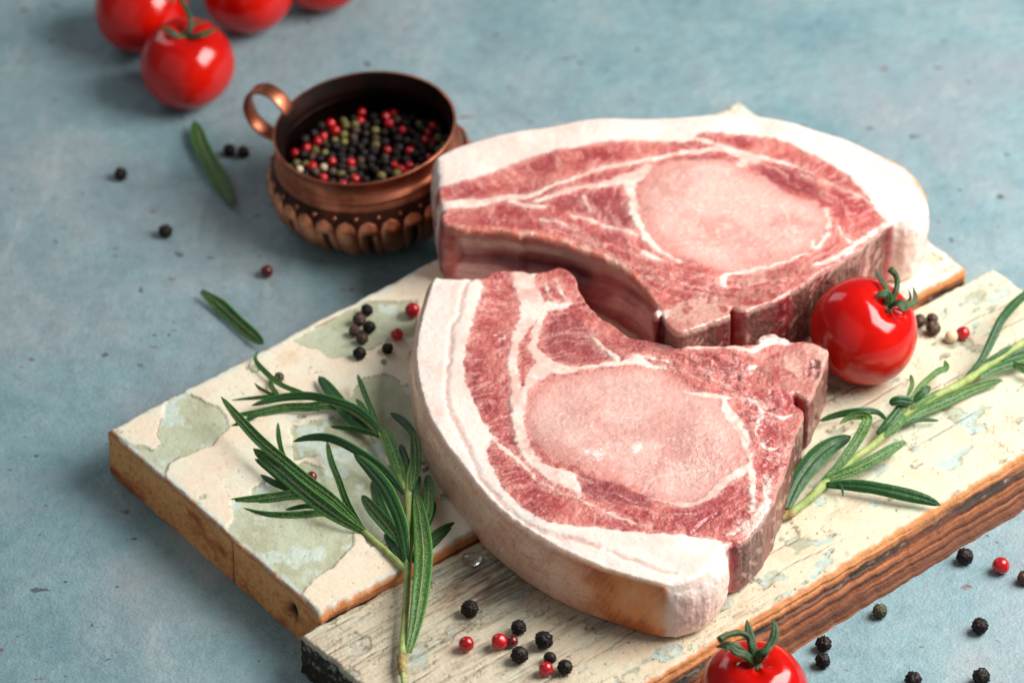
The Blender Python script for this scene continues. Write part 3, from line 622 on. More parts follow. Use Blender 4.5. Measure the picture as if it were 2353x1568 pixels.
# --- rear chop
TH2 = 27.0; ZT2 = BZ+0.5+TH2
rear_out = [(50, 296, 2), (52, 350, 2), (60, 420, 4), (68, 470, 2), (72, 530, 4), (82, 560, 4), (120, 592, 5), (200, 604, 5), (330, 614, 5), (400, 628, 5), (500, 638, 5), (600, 658, 5), (700, 692, 5), (820, 746, 5), (900, 800, 5), (960, 862, 5), (1000, 932, 2),
  (990, 962, 4), (1008, 992, 4), (1034, 975, 3), (1060, 1020, 3), (1112, 1056, 3), (1210, 1020, 3), (1322, 982, 3), (1322, 960, 4), (1338, 930, 4), (1366, 948, 4), (1398, 956, 3), (1430, 938, 3), (1480, 918, 3), (1530, 905, 4), (1548, 890, 4), (1600, 868, 3), (1700, 812, 3), (1800, 752, 3), (1890, 690, 3), (1950, 628, 3), (2000, 592, 4), (2045, 574, 2),
  (2100, 566, 2), (2150, 540, 2), (2178, 505, 2), (2180, 470, 1), (2155, 415, 1), (2138, 386, 1), (2080, 334, 1), (2000, 290, 0), (1900, 240, 0), (1800, 200, 0), (1650, 155, 0), (1500, 118, 0), (1350, 102, 0), (1200, 99, 0), (1050, 105, 0), (900, 112, 0), (750, 119, 0), (600, 140, 0), (450, 165, 0), (300, 195, 0), (170, 232, 0), (80, 268, 0)]
def rear_chop_top(X, Y, sd, w):
    p = Painter(X, Y, ZT2, Z2, 400, 0.7)
    meat, arcm = p.poly2([(20, 440), (150, 392), (250, 366), (350, 330), (450, 292), (560, 266), (700, 242), (850, 218), (1000, 216), (1150, 216), (1200, 190), (1330, 184), (1480, 200), (1600, 236), (1700, 290), (1800, 342), (1880, 402), (1930, 462), (1972, 524), (2010, 566), (2060, 590), (1900, 760), (1500, 1000), (1000, 1100), (900, 850), (500, 680), (100, 640), (20, 560)])
    eye, arce = p.poly2([(928, 490), (935, 420), (970, 360), (1050, 315), (1150, 300), (1280, 300), (1380, 322), (1400, 345), (1480, 370), (1580, 440), (1680, 480), (1740, 522), (1756, 570), (1740, 640), (1690, 690), (1600, 730), (1480, 755), (1350, 775), (1250, 768), (1150, 732), (1060, 690), (990, 640), (950, 580)])
    f = -meat; L = p.line
    for seam in ([(40, 500, 30), (150, 485, 30), (260, 480, 26), (360, 452, 20), (450, 455, 16), (530, 425, 14), (640, 390, 9), (740, 352, 10), (860, 325, 11), (980, 300, 15), (1100, 272, 14), (1200, 262, 20), (1300, 250, 22), (1400, 275, 24), (1490, 290, 14), (1600, 320, 8), (1690, 356, 4)],
      [(380, 470, 14), (460, 500, 14), (520, 505, 12)], [(480, 480, 10), (570, 455, 14), (660, 430, 14), (760, 415, 14), (850, 392, 24), (920, 372, 34), (970, 330, 18)],
      [(900, 385, 30), (898, 440, 22), (912, 510, 18), (935, 580, 16), (965, 640, 16), (1010, 680, 14), (1060, 712, 9), (1110, 742, 5)],
      [(1380, 318, 18), (1400, 300, 22), (1440, 300, 16)], [(1180, 205, 8), (1240, 222, 8), (1320, 246, 10)],
      [(1745, 520, 5), (1762, 580, 6), (1745, 650, 6), (1700, 690, 9), (1690, 660, 4)], [(1660, 715, 4), (1560, 742, 6), (1450, 762, 9), (1350, 782, 8), (1310, 800, 16), (1300, 840, 14)],
      [(1700, 770, 10), (1790, 730, 12), (1880, 670, 12), (1960, 600, 10), (2030, 575, 8)], [(1800, 600, 3), (1830, 640, 5), (1850, 660, 4)],
      [(640, 540, 4), (730, 560, 8), (830, 600, 7), (920, 630, 6)], [(500, 560, 4), (600, 580, 6), (660, 600, 4)], [(950, 700, 10), (1000, 725, 12), (1040, 740, 6)],
      [(690, 460, 4), (720, 520, 4)], [(1640, 360, 3), (1760, 400, 3), (1860, 440, 5), (1930, 480, 4)], [(1000, 955, 14), (1040, 985, 16), (1060, 960, 8)]):
        f = np.maximum(f, L(seam))
    fat = sstep(-0.45, 0.45, f+0.7*fbm(X/2.6, Y/2.6, 0, 422, 3)*(f < 3)); halo = sstep(-3.2, 0.2, f)
    d1 = p.poly([(560, 505), (620, 462), (720, 442), (800, 436), (860, 460), (900, 520), (930, 600), (850, 592), (750, 552), (650, 522)])
    d2 = p.poly([(1440, 340), (1550, 325), (1660, 350), (1720, 420), (1740, 480), (1640, 450), (1540, 400), (1480, 372)])
    d3 = p.poly([(700, 610), (800, 620), (930, 680), (900, 690), (780, 650)])
    dark = np.clip(0.85*sstep(-1.5, 2, d1)+0.85*sstep(-1.5, 2, d2)+0.6*sstep(-1, 2, d3), 0, 1)
    bone = np.maximum(sstep(-0.6, 0.8, p.poly([(1060, 960), (1180, 900), (1340, 850), (1520, 850), (1560, 900), (1330, 1000), (1120, 1080)])), 0.8*sstep(-0.6, 0.6, L([(1380, 820, 30), (1480, 800, 30), (1600, 770, 14)])))
    ee = sstep(-1.3, 1.7, eye+0.8*fbm(X/3, Y/3, 0, 470, 3))
    c, n1, n2, n3, vein = meat_colours(X, Y, 440, ee, dark, fat, bone, halo, eye, meat, arcm, arce)
    reg = sstep(-1, 4, p.poly([(300, 560), (600, 560), (1000, 720), (1300, 800), (1700, 740), (1500, 900), (1050, 940), (900, 800), (600, 640)]))
    th = math.radians(-32); ru, rv = X*math.cos(th)+Y*math.sin(th), -X*math.sin(th)+Y*math.cos(th)
    sm = 1-sstep(0.0, 0.18, np.abs(fbm(ru/10, rv/3.0, 0, 450, 4)))
    c = mix(c, srgb(232, 184, 170), 0.55*reg*sm*(1-fat)*(1-bone))
    for sm_ in ([(1560, 500, 3), (1580, 560, 4), (1570, 620, 3), (1620, 660, 3)], [(1400, 470, 2), (1560, 500, 3), (1600, 450, 2)], [(1130, 470, 3), (1190, 520, 3), (1180, 590, 3)], [(1250, 430, 2), (1210, 480, 3)], [(1570, 600, 3), (1480, 680, 2)]):
        c = mix(c, srgb(240, 206, 196), 0.6*sstep(-0.3, 0.3, L(sm_)))
    rim = (1-sstep(1.2, 4.2, sd+0.8*n2))*w[:, 5]; c = mix(c, srgb(220, 134, 110), 0.65*rim*(1-bone)); c = mix(c, srgb(238, 206, 190), 0.5*rim*sstep(0.0, 0.4, fbm(X/4, Y/4, 0, 452, 3)))
    c = mix(c, srgb(214, 140, 82), 0.95*(1-sstep(0.4, 2.4, sd+0.6*n2))*np.clip(w[:, 1]*1.3, 0, 1))
    ml = L([(1500, 150, 2), (1700, 225, 3), (1850, 280, 3), (2000, 360, 3), (2080, 400, 2)]); c = mix(c, srgb(226, 170, 150), 0.5*sstep(-0.4, 0.4, ml))
    dz = 0.12*fat+0.22*n2*(1-fat)*(1-0.6*ee)+0.10*n3*(1-fat)+0.10*n2*fat+1.6*fbm(X/26, Y/26, 0, 463, 2)+0.5*reg*(fbm(X/3, Y/3, 0, 464, 3)+0.4*sm)-0.4*dark*(1-fat)-0.5*sstep(-0.4, 0.4, ml)+rim*0.5*fbm(X/3, Y/3, 0, 465, 2)+bone*0.12*n3
    part = np.full(len(X), 2); part[eye > 0.3] = 4; part[meat < 0] = 1; part[bone > 0.5] = 3
    return dz, np.clip(c, 0, 1), np.clip(0.36-0.10*reg-0.04*fat, 0.22, 0.6), 0.9+0.8*reg-0.5*fat-0.5*bone-0.35*ee*(1-fat), part
o2 = W(Z2, [p[:2] for p in rear_out], ZT2); cl = [p[2] for p in rear_out]; cz = o2.mean(0)
chop2 = thing('pork_chop', 'raw bone-in pork chop behind with curved rib cavity and wide white fat cap', 'pork chop', (cz[0], cz[1], BZ+0.5), 'raw pork chops on the board')
S_ = slab(o2, cl, 6, 0.5, ZT2-0.6, BZ+0.6, [1.2, 1.0, 3.2, 0.3, 0.8, 1.6], [2.2, 1.2, 1.0, 0.2, 0.6, -5.5], rear_chop_top, chop_wall(500, BZ, ZT2), 44, smooth_arc=2.2, rag=[0.25, 0.25, 0.7, 0.8, 1.3, 1.0], seed=12, n=6)
slab_parts(chop2, S_, PARTS, M['meat'], {'loin_eye': 'pale pink round loin muscle', 'rind': 'pale skin along the far edge', 'fat_cap': 'wide white fat along the far edge', 'bone': 'sawn spongy chine bone', 'meat': 'red marbled meat and rib cavity'})
def cartilage(root, zf, pts, zt):
    import bmesh
    for k, (x, y, rx, h, dz) in enumerate(pts):
        p = at(*zf(x, y), zt-dz); bm = bmesh.new(); bmesh.ops.create_icosphere(bm, subdivisions=4, radius=1.0)
        for v in bm.verts:
            q = v.co.normalized(); d = 1+0.30*mnoise.noise(q*1.5+Vector((k*5.1, k*1.3, 2)))+0.10*mnoise.noise(q*4.0+Vector((k*2.2, 1, k)))
            v.co = Vector((q.x*rx*d, q.y*rx*0.85*d, (abs(q.z)**0.7*(1 if q.z > 0 else -1))*h*0.5*d-h*0.5))*0.001
        me = bpy.data.meshes.new('cartilage'); bm.to_mesh(me); bm.free(); me.polygons.foreach_set('use_smooth', np.ones(len(me.polygons), bool))
        o = link('cartilage', me, M['cartilage'], root); o.location = Vector(p)*0.001-root.location
M['cartilage'] = vc_material('unused', 900, 0.05, [(500, 0.4, 0.0008, (1, 1, 1), (0, 0, 0))])
def cart_mat():
    m, nt, nd, b = mat_new('white_cartilage'); n = noise_n(nt, 260, 4, 0.6, objco(nt))
    nt.links.new(ramp(nt, n.outputs[0], [(0.30, srgb(204, 128, 120)), (0.46, srgb(230, 194, 184)), (0.64, srgb(240, 222, 212))]), b.inputs['Base Color'])
    b.inputs['Roughness'].default_value = 0.24; b.inputs['Subsurface Weight'].default_value = 0.2; b.inputs['Subsurface Radius'].default_value = (1, 0.4, 0.3); b.inputs['Subsurface Scale'].default_value = 0.0015
    h = noise_n(nt, 600, 4, 0.6, objco(nt)); bump(nt, b, h.outputs[0], 0.4, 0.001); return m
bpy.data.materials.remove(M['cartilage']); M['cartilage'] = cart_mat()
cartilage(chop1, Z1, [(1500, 347, 4.2, 5, -0.4), (1470, 356, 2.6, 4, -0.3), (1540, 356, 2.8, 4, -0.2)], ZT)
#NEXT
# ------------------------------------------------------------------ small builders
def ray(x, y, depth):                                # point seen at a picture point, at a given distance along the view axis (mm)
    return CAM + (FWD*FPX + np.array([1., 0, 0])*(x-1176) - UP*(y-784))*(depth/FPX)
def depth_of(p): return float((np.asarray(p)-CAM)@FWD)
def unit(v): return v/max(np.linalg.norm(v), 1e-12)
def tube(path, rad, n=10, sub=5, bump_=0.0, seed=0, cap=True):
    P = crom(np.column_stack([np.asarray(path, float), rad]), sub); C, R = P[:, :3], P[:, 3]
    T = np.gradient(C, axis=0); V = []
    ref = np.array([0.13, 0.31, 0.94])
    for i in range(len(C)):
        t = unit(T[i]); a = unit(np.cross(t, ref)); b = np.cross(t, a); ref = unit(np.cross(a, t)) if False else ref
        for k in range(n):
            th = 2*math.pi*k/n; r = R[i]*(1+bump_*math.sin(3.1*k+i*1.7+seed)+bump_*0.7*math.sin(i*0.9+k*5.3))
            V.append(C[i]+(a*math.cos(th)+b*math.sin(th))*r)
    Q = [[i*n+k, i*n+(k+1) % n, (i+1)*n+(k+1) % n, (i+1)*n+k] for i in range(len(C)-1) for k in range(n)]
    Tn = []
    if cap:
        V.append(C[0]); V.append(C[-1]); a, b = len(V)-2, len(V)-1; l = (len(C)-1)*n
        for k in range(n): Tn.append([a, (k+1) % n, k]); Tn.append([b, l+k, l+(k+1) % n])
    return np.array(V), np.array(Q), np.array(Tn)
def set_uv(me, uv):
    l = me.uv_layers.new(name='UVMap'); vi = np.zeros(len(me.loops), np.int32); me.loops.foreach_get('vertex_index', vi)
    l.data.foreach_set('uv', np.asarray(uv, np.float32)[vi].ravel())
def blade(path, width, kind='T', nref=(0, -0.72, 0.69), roll=0.0, nseg=26, tip=0.5, base=0.35, thick=0.22, seed=0, wav=0.05):
    """a solid narrow leaf: path base -> tip (mm), full width, T = glossy upper face shown, U = ribbed underside shown"""
    P = crom(path, 10); L = np.concatenate([[0], np.cumsum(np.linalg.norm(np.diff(P, axis=0), axis=1))]); s = np.linspace(0, 1, nseg)
    C = np.column_stack([np.interp(s*L[-1], L, P[:, k]) for k in range(3)]); T = np.gradient(C, axis=0)
    rng = np.random.RandomState(seed+1); ph = rng.rand(3)*6.28
    hw = width*0.5*np.clip((s/0.30+base*0.6)/(1+base*0.6), 0, 1)**0.6*np.clip(1-np.clip((s-0.62)/0.38, 0, 1)**2.2, 0, 1)**tip
    hw = hw*(1+wav*np.sin(s*9+ph[0])); hw = np.maximum(hw, width*0.03)
    us = np.array([-1, -0.92, -0.8, -0.6, -0.38, -0.18, 0, 0.18, 0.38, 0.6, 0.8, 0.92, 1.0]); nu = len(us)
    if kind == 'T': hu = 0.30*(1-us**2)-0.22*np.exp(-(us/0.17)**2)
    else: hu = 0.22*np.exp(-((np.abs(us)-0.84)/0.14)**2)+0.16*np.exp(-(us/0.13)**2)-0.10
    hl = hu*0.3-thick*np.sqrt(np.clip(1-us**2, 0, 1))-0.02
    V, UV = [], []
    for i in range(nseg):
        t = unit(T[i]); rl = roll+0.12*math.sin(s[i]*4+ph[1]); n0 = np.asarray(nref, float)
        wv = unit(np.cross(t, n0)); nr = unit(np.cross(wv, t)); wv, nr = wv*math.cos(rl)+nr*math.sin(rl), nr*math.cos(rl)-wv*math.sin(rl)
        for u, h in zip(us, hu): V.append(C[i]+wv*u*hw[i]+nr*h*hw[i]); UV.append((u*0.5+0.5, s[i]))
        for u, h in zip(us[::-1][1:-1], hl[::-1][1:-1]): V.append(C[i]+wv*u*hw[i]+nr*h*hw[i]); UV.append((u*0.5+0.5, s[i]))
    m = 2*nu-2
    Q = [[i*m+k, i*m+(k+1) % m, (i+1)*m+(k+1) % m, (i+1)*m+k] for i in range(nseg-1) for k in range(m)]
    V.append(C[0]); V.append(C[-1]); UV += [(0.5, 0), (0.5, 1)]; a, b = len(V)-2, len(V)-1; l = (nseg-1)*m
    Tn = [[a, (k+1) % m, k] for k in range(m)]+[[b, l+k, l+(k+1) % m] for k in range(m)]
    return np.array(V), np.array(Q), np.array(Tn), np.array(UV), L[-1]

# ------------------------------------------------------------------ plant, tomato, spice and copper materials
def leaf_material(name, kind):
    m, nt, nd, b = mat_new(name)
    uv = N_(nt, 'ShaderNodeUVMap', uv_map='UVMap'); sx = N_(nt, 'ShaderNodeSeparateXYZ'); nt.links.new(uv.outputs[0], sx.inputs[0])
    oi = N_(nt, 'ShaderNodeObjectInfo')
    a = N_(nt, 'ShaderNodeMath', operation='SUBTRACT'); nt.links.new(sx.outputs[0], a.inputs[0]); a.inputs[1].default_value = 0.5
    ab = N_(nt, 'ShaderNodeMath', operation='ABSOLUTE'); nt.links.new(a.outputs[0], ab.inputs[0])
    co = objco(nt); n1 = noise_n(nt, 520, 3, 0.6, co); n2 = noise_n(nt, 1500, 3, 0.6, co); n3 = noise_n(nt, 90, 3, 0.5, co)
    ad = N_(nt, 'ShaderNodeMath', operation='MULTIPLY_ADD'); nt.links.new(n1.outputs[0], ad.inputs[0]); ad.inputs[1].default_value = 0.05; nt.links.new(ab.outputs[0], ad.inputs[2])
    if kind == 'T':
        c = ramp(nt, ad.outputs[0], [(0.035, srgb(74, 114, 62)), (0.075, srgb(40, 80, 44)), (0.3, srgb(30, 72, 40)), (0.45, srgb(42, 90, 44)), (0.52, srgb(92, 142, 70))])
        rough, st = 0.42, 0.5
    else:
        c = ramp(nt, ad.outputs[0], [(0.028, srgb(138, 166, 108)), (0.05, srgb(82, 118, 68)), (0.08, srgb(44, 80, 40)), (0.34, srgb(50, 90, 44)), (0.43, srgb(46, 108, 44)), (0.54, srgb(90, 148, 70))])
        web = N_(nt, 'ShaderNodeTexVoronoi', feature='DISTANCE_TO_EDGE', Scale=820); nt.links.new(co, web.inputs['Vector'])
        w = ramp(nt, web.outputs['Distance'], [(0.02, 0.55), (0.16, 0.0)]); msk = ramp(nt, ab.outputs[0], [(0.36, 1.0), (0.40, 0.0)])
        c = mixc(nt, mixc(nt, 1.0, w, msk, 'MULTIPLY'), c, srgb(112, 140, 92))
        rough, st = 0.5, 0.5
    g = ramp(nt, n2.outputs[0], [(0.3, 0.78), (0.7, 1.15)]); c = mixc(nt, 1.0, c, g, 'MULTIPLY')
    g3 = ramp(nt, n3.outputs[0], [(0.35, (0.85, 0.92, 0.9)), (0.65, (1.12, 1.06, 0.86))]); c = mixc(nt, 1.0, c, g3, 'MULTIPLY')
    rv = ramp(nt, oi.outputs['Random'], [(0.0, (0.82, 0.9, 0.95)), (0.6, (1, 1, 1)), (1.0, (1.22, 1.15, 0.9))]); c = mixc(nt, 1.0, c, rv, 'MULTIPLY')
    nt.links.new(c, b.inputs['Base Color']); b.inputs['Roughness'].default_value = rough; b.inputs['Specular IOR Level'].default_value = 0.35
    b.inputs['Subsurface Weight'].default_value = 0.12; b.inputs['Subsurface Radius'].default_value = (0.5, 1, 0.25); b.inputs['Subsurface Scale'].default_value = 0.0008
    p = bump(nt, None, n1.outputs[0], st, 0.0008); bump(nt, b, n2.outputs[0], 0.3, 0.0003, p)
    return m
M['leaf_T'] = leaf_material('rosemary_leaf_upper', 'T'); M['leaf_U'] = leaf_material('rosemary_leaf_under', 'U')
def simple(name, c1, c2, scale, rough=0.5, bumps=(), spec=0.5, sss=0.0, coat=0.0, metallic=0.0, stretch=(1, 1, 1), lo=0.35, hi=0.65, sssr=(1, 0.3, 0.2)):
    m, nt, nd, b = mat_new(name); co = objco(nt, stretch)
    n = noise_n(nt, scale, 4, 0.6, co); nt.links.new(ramp(nt, n.outputs[0], [(lo, c1), (hi, c2)]), b.inputs['Base Color'])
    b.inputs['Roughness'].default_value = rough; b.inputs['Specular IOR Level'].default_value = spec; b.inputs['Metallic'].default_value = metallic
    b.inputs['Subsurface Weight'].default_value = sss; b.inputs['Subsurface Radius'].default_value = sssr; b.inputs['Subsurface Scale'].default_value = 0.003
    b.inputs['Coat Weight'].default_value = coat; b.inputs['Coat Roughness'].default_value = 0.08
    p = None
    for sc, st, di in bumps:
        h = noise_n(nt, sc, 4, 0.6, objco(nt, stretch)); p = bump(nt, None, h.outputs[0], st, di, p)
    if p is not None: nt.links.new(p, b.inputs['Normal'])
    return m
M['stem'] = simple('green_stem', srgb(128, 150, 76), srgb(172, 186, 116), 240, 0.6, [(1400, 0.5, 0.0006)], stretch=(1, 1, 1), sss=0.1)
M['woody'] = simple('woody_stem', srgb(120, 92, 54), srgb(176, 158, 96), 400, 0.7, [(900, 0.7, 0.0008)])
M['tomato'] = simple('tomato_skin', srgb(168, 3, 4), srgb(206, 20, 6), 34, 0.13, [(3000, 0.06, 0.0003)], spec=0.5, sss=0.05, coat=0.0)
M['sepal'] = simple('tomato_sepal', srgb(30, 54, 26), srgb(58, 88, 42), 300, 0.55, [(1200, 0.5, 0.0006)])
M['black'] = simple('black_peppercorn_skin', srgb(16, 12, 12), srgb(44, 31, 27), 620, 0.5, [(1500, 0.5, 0.0006)], lo=0.4, hi=0.75, spec=0.3)
M['brown'] = simple('brown_peppercorn_skin', srgb(46, 28, 22), srgb(88, 62, 46), 620, 0.5, [(1500, 0.5, 0.0006)])
M['redp'] = simple('pink_peppercorn_skin', srgb(150, 10, 20), srgb(196, 24, 34), 300, 0.25, [(900, 0.25, 0.0006)], coat=0.3)
M['darkred'] = simple('dark_red_peppercorn_skin', srgb(70, 14, 18), srgb(112, 22, 28), 300, 0.3, [(900, 0.3, 0.0006)], coat=0.2)
M['greenp'] = simple('green_peppercorn_skin', srgb(76, 70, 34), srgb(132, 122, 66), 420, 0.55, [(1100, 0.6, 0.0007)])
M['olive'] = simple('dark_olive_peppercorn_skin', srgb(52, 50, 32), srgb(88, 84, 54), 420, 0.55, [(1100, 0.6, 0.0007)])
M['white'] = simple('white_peppercorn_skin', srgb(196, 176, 142), srgb(216, 198, 166), 420, 0.55, [(1100, 0.4, 0.0005)])
def copper(name, c1, c2, rough, dark=0.0):
    m, nt, nd, b = mat_new(name); co = objco(nt); n = noise_n(nt, 90, 5, 0.65, co); n2 = noise_n(nt, 700, 3, 0.6, co)
    c = ramp(nt, n.outputs[0], [(0.32, c1), (0.62, c2)])
    nt.links.new(c, b.inputs['Base Color']); b.inputs['Metallic'].default_value = 1.0-dark
    nt.links.new(ramp(nt, n.outputs[0], [(0.3, rough+0.12), (0.7, rough)]), b.inputs['Roughness']); bump(nt, b, n2.outputs[0], 0.12, 0.0006)
    return m
M['copper'] = copper('aged_copper', srgb(140, 78, 58), srgb(206, 128, 98), 0.36)
M['copper_bright'] = copper('polished_copper', srgb(206, 118, 82), srgb(230, 148, 110), 0.32)
M['patina'] = copper('blackened_copper', srgb(44, 26, 22), srgb(96, 54, 40), 0.48, 0.2)
M['inside'] = copper('dark_pot_inside', srgb(14, 7, 6), srgb(40, 17, 13), 0.5, 0.2)
def water():
    m, nt, nd, b = mat_new('water'); b.inputs['Base Color'].default_value = (1, 1, 1, 1); b.inputs['Roughness'].default_value = 0.03
    b.inputs['Transmission Weight'].default_value = 1.0; b.inputs['IOR'].default_value = 1.33; return m
M['water'] = water()

# ------------------------------------------------------------------ copper pot
def lathe(prof, n=96, z0=0.0):
    P = np.asarray(prof, float); th = np.linspace(0, 2*math.pi, n, endpoint=False)
    V = np.column_stack([np.outer(P[:, 0], np.cos(th)).ravel(), np.outer(P[:, 0], np.sin(th)).ravel(), np.repeat(P[:, 1], n)])
    Q = [[i*n+k, i*n+(k+1) % n, (i+1)*n+(k+1) % n, (i+1)*n+k] for i in range(len(P)-1) for k in range(n)]
    return V, np.array(Q)
PH = 37.0
pc = at(867, 483, 0.0); pot = thing('copper_pot', 'small round copper pot with strap handle, full of peppercorns', 'pot', (pc[0], pc[1], 0.0))
tilt = Matrix.Rotation(math.radians(-6.0), 4, 'Y')
pot.rotation_euler = tilt.to_euler(); pot.scale = (0.975, 0.975, 0.975)
out_prof = crom([(0.1, 0.3), (14, 0.3), (21, 0.6), (27, 2.6), (32.0, 7.0), (35.0, 12.5), (35.8, 17.5), (35.2, 22.0), (33.3, 25.8)], 6)
Vb, Qb = lathe(out_prof); body = link('body', mesh_np('body', Vb, Qb), M['patina'], pot)
sh = crom([(33.3, 25.8), (32.7, 27.0), (32.3, 27.7), (32.5, 28.4), (31.8, 29.2), (30.8, 30.0), (30.2, 31.3), (30.2, 33.0), (30.9, 34.9), (31.8, 36.4), (32.2, 36.9), (32.0, 37.3), (31.4, 37.2)], 5)
Vb, Qb = lathe(sh); link('neck', mesh_np('neck', Vb, Qb), M['copper'], pot)
ins = crom([(31.4, 37.2), (30.6, 35.6), (29.5, 33.0), (29.1, 31.2), (29.4, 29.8), (30.2, 29.0), (30.0, 28.4), (31.6, 26.0), (33.2, 22.0), (33.6, 16.5), (30, 7.5), (20, 2.4), (0.1, 2.0)], 5)
Vb, Qb = lathe(ins); link('inside_wall', mesh_np('inside_wall', Vb, Qb), M['inside'], pot)
# raised petals and beads around the belly
prof = out_prof; pl = np.concatenate([[0], np.cumsum(np.linalg.norm(np.diff(prof, axis=0), axis=1))])
def prof_at(z):
    return np.interp(z, prof[:, 1], prof[:, 0])
def petal(grooved):
    na, nb = 13, 20; V = []
    for j in range(nb):
        b = j/(nb-1); z = 2.0+b*20.8; r = prof_at(z)
        hw = 3.85*(0.66+0.38*min(1, b*2.2))*math.sqrt(max(0.0, 1-max(0, (b-0.72)/0.28)**2)) if b < 1 else 0.0
        for i in range(na):
            a = -1+2*i/(na-1); h = 1.35*(1-abs(a)**2.6)*min(1, (1-b)*6)*min(1, b*5+0.1)-0.05
            if grooved and abs(a) < 0.6 and b < 0.76: h -= 1.35*(1-(abs(a)/0.6)**4)
            th = a*hw/r; rr = r+h
            V.append((rr*math.cos(th), rr*math.sin(th), z))
    Q = [[j*na+i, j*na+i+1, (j+1)*na+i+1, (j+1)*na+i] for j in range(nb-1) for i in range(na-1)]
    return mesh_np('petal', np.array(V), Q)
pm = [petal(False), petal(True)]
for q in pm: q.materials.append(M['copper_bright'])
bv, bq, bt = [], [], []
def uvsphere(r, n=16, m=10):
    V = [(0, 0, r)]+[(r*math.sin(math.pi*j/m)*math.cos(2*math.pi*k/n), r*math.sin(math.pi*j/m)*math.sin(2*math.pi*k/n), r*math.cos(math.pi*j/m)) for j in range(1, m) for k in range(n)]+[(0, 0, -r)]
    Q = [[1+j*n+k, 1+(j+1)*n+k, 1+(j+1)*n+(k+1) % n, 1+j*n+(k+1) % n] for j in range(m-2) for k in range(n)]
    l = len(V)-1; T = [[0, 1+k, 1+(k+1) % n] for k in range(n)]+[[l, 1+(m-2)*n+(k+1) % n, 1+(m-2)*n+k] for k in range(n)]
    return np.array(V), np.array(Q), np.array(T)
v, q, t = uvsphere(0.85); bead_me = mesh_np('bead', v, q, t); bead_me.materials.append(M['copper'])
NP = 28
for k in range(NP):
    o = link('petal', pm[k % 2], None, body); o.rotation_euler = (0, 0, 2*math.pi*k/NP)
    th = 2*math.pi*(k+0.5)/NP
    o = link('bead', bead_me, None, body); o.location = (34.75*math.cos(th)*0.001, 34.75*math.sin(th)*0.001, 0.0238)
def strap(path, width, thick, side):
    P = crom(path, 8); T = np.gradient(P, axis=0); V = []; side = unit(np.asarray(side, float))
    for i in range(len(P)):
        t = unit(T[i]); nr = unit(np.cross(side, t))
        for a, b in ((-1, -0.6), (-0.85, -1), (0.85, -1), (1, -0.6), (1, 0.6), (0.85, 1), (0, 1.35), (-0.85, 1), (-1, 0.6)): V.append(P[i]+side*a*width/2+nr*b*thick/2)
    m = 9; Q = [[i*m+k, i*m+(k+1) % m, (i+1)*m+(k+1) % m, (i+1)*m+k] for i in range(len(P)-1) for k in range(m)]
    return np.array(V), np.array(Q)
ha = math.radians(152); e = np.array([math.cos(ha), math.sin(ha), 0]); si = np.array([-math.sin(ha), math.cos(ha), 0])
hp = [e*r+np.array([0, 0, z]) for r, z in ((30.8, 34.0), (31.6, 37.5), (34.4, 41.5), (39.8, 43.4), (45.2, 40.8), (47.8, 34.6), (46.2, 28.0), (41.0, 23.8), (34.0, 22.6))]
v, q = strap(hp, 6.2, 1.0, si); link('handle', mesh_np('handle', v, q), M['copper'], pot)

# ------------------------------------------------------------------ peppercorns
def corn_mesh(name, r, mode, seed):
    import bmesh
    bm = bmesh.new(); bmesh.ops.create_icosphere(bm, subdivisions=4 if mode == 'wrinkled' else 3, radius=1.0)
    off = Vector((seed*3.7, seed*1.9, seed*5.1))
    for v in bm.verts:
        p = v.co.normalized(); d = 0.05*mnoise.noise(p*1.3+off)
        if mode == 'wrinkled':
            ds, _ = mnoise.voronoi(p*1.55+off); e = ds[1]-ds[0]
            d += -0.17*math.exp(-((e-0.17)/0.11)**2)+0.12*math.exp(-(e/0.06)**2)+0.07*mnoise.noise(p*4+off)
        elif mode == 'dented':
            ds, _ = mnoise.voronoi(p*1.1+off); d += 0.07*min(ds[1]-ds[0], 0.6)-0.04
        else: d += 0.02*mnoise.noise(p*3+off)-0.10*math.exp(-((1+p.z)/0.05)**2)+0.06*math.exp(-((1-p.z)/0.012)**2)
        v.co = p*(1+d)*r*0.001
    me = bpy.data.meshes.new(name); bm.to_mesh(me); bm.free()
    me.polygons.foreach_set('use_smooth', np.ones(len(me.polygons), bool)); return me
_corn = {}
def corn(kind, loc, r, label, group, seed):
    mode = {'black': 'wrinkled', 'brown': 'wrinkled', 'olive': 'wrinkled', 'smooth': 'dented', 'greenp': 'dented', 'white': 'dented', 'redp': 'round', 'darkred': 'dented'}[kind]
    key = (kind, seed % 4)
    if key not in _corn:
        me = corn_mesh('peppercorn', 1.0, mode, seed % 4+hash(mode) % 1*0+1); me.materials.append(M['black' if kind == 'smooth' else kind]); _corn[key] = me
    o = bpy.data.objects.new('peppercorn', _corn[key]); scene.collection.objects.link(o)
    o.location = Vector(loc)*0.001; o.scale = (r, r, r*0.97); rr = random.Random(seed*13+5)
    o.rotation_euler = (rr.uniform(0, 6.28), rr.uniform(0, 6.28), rr.uniform(0, 6.28))
    return tag(o, label, 'peppercorn', group)
G_T, G_B, G_P = 'peppercorns scattered on the table', 'peppercorns scattered on the board', 'peppercorns inside the copper pot'
ZR = BZ+0.5
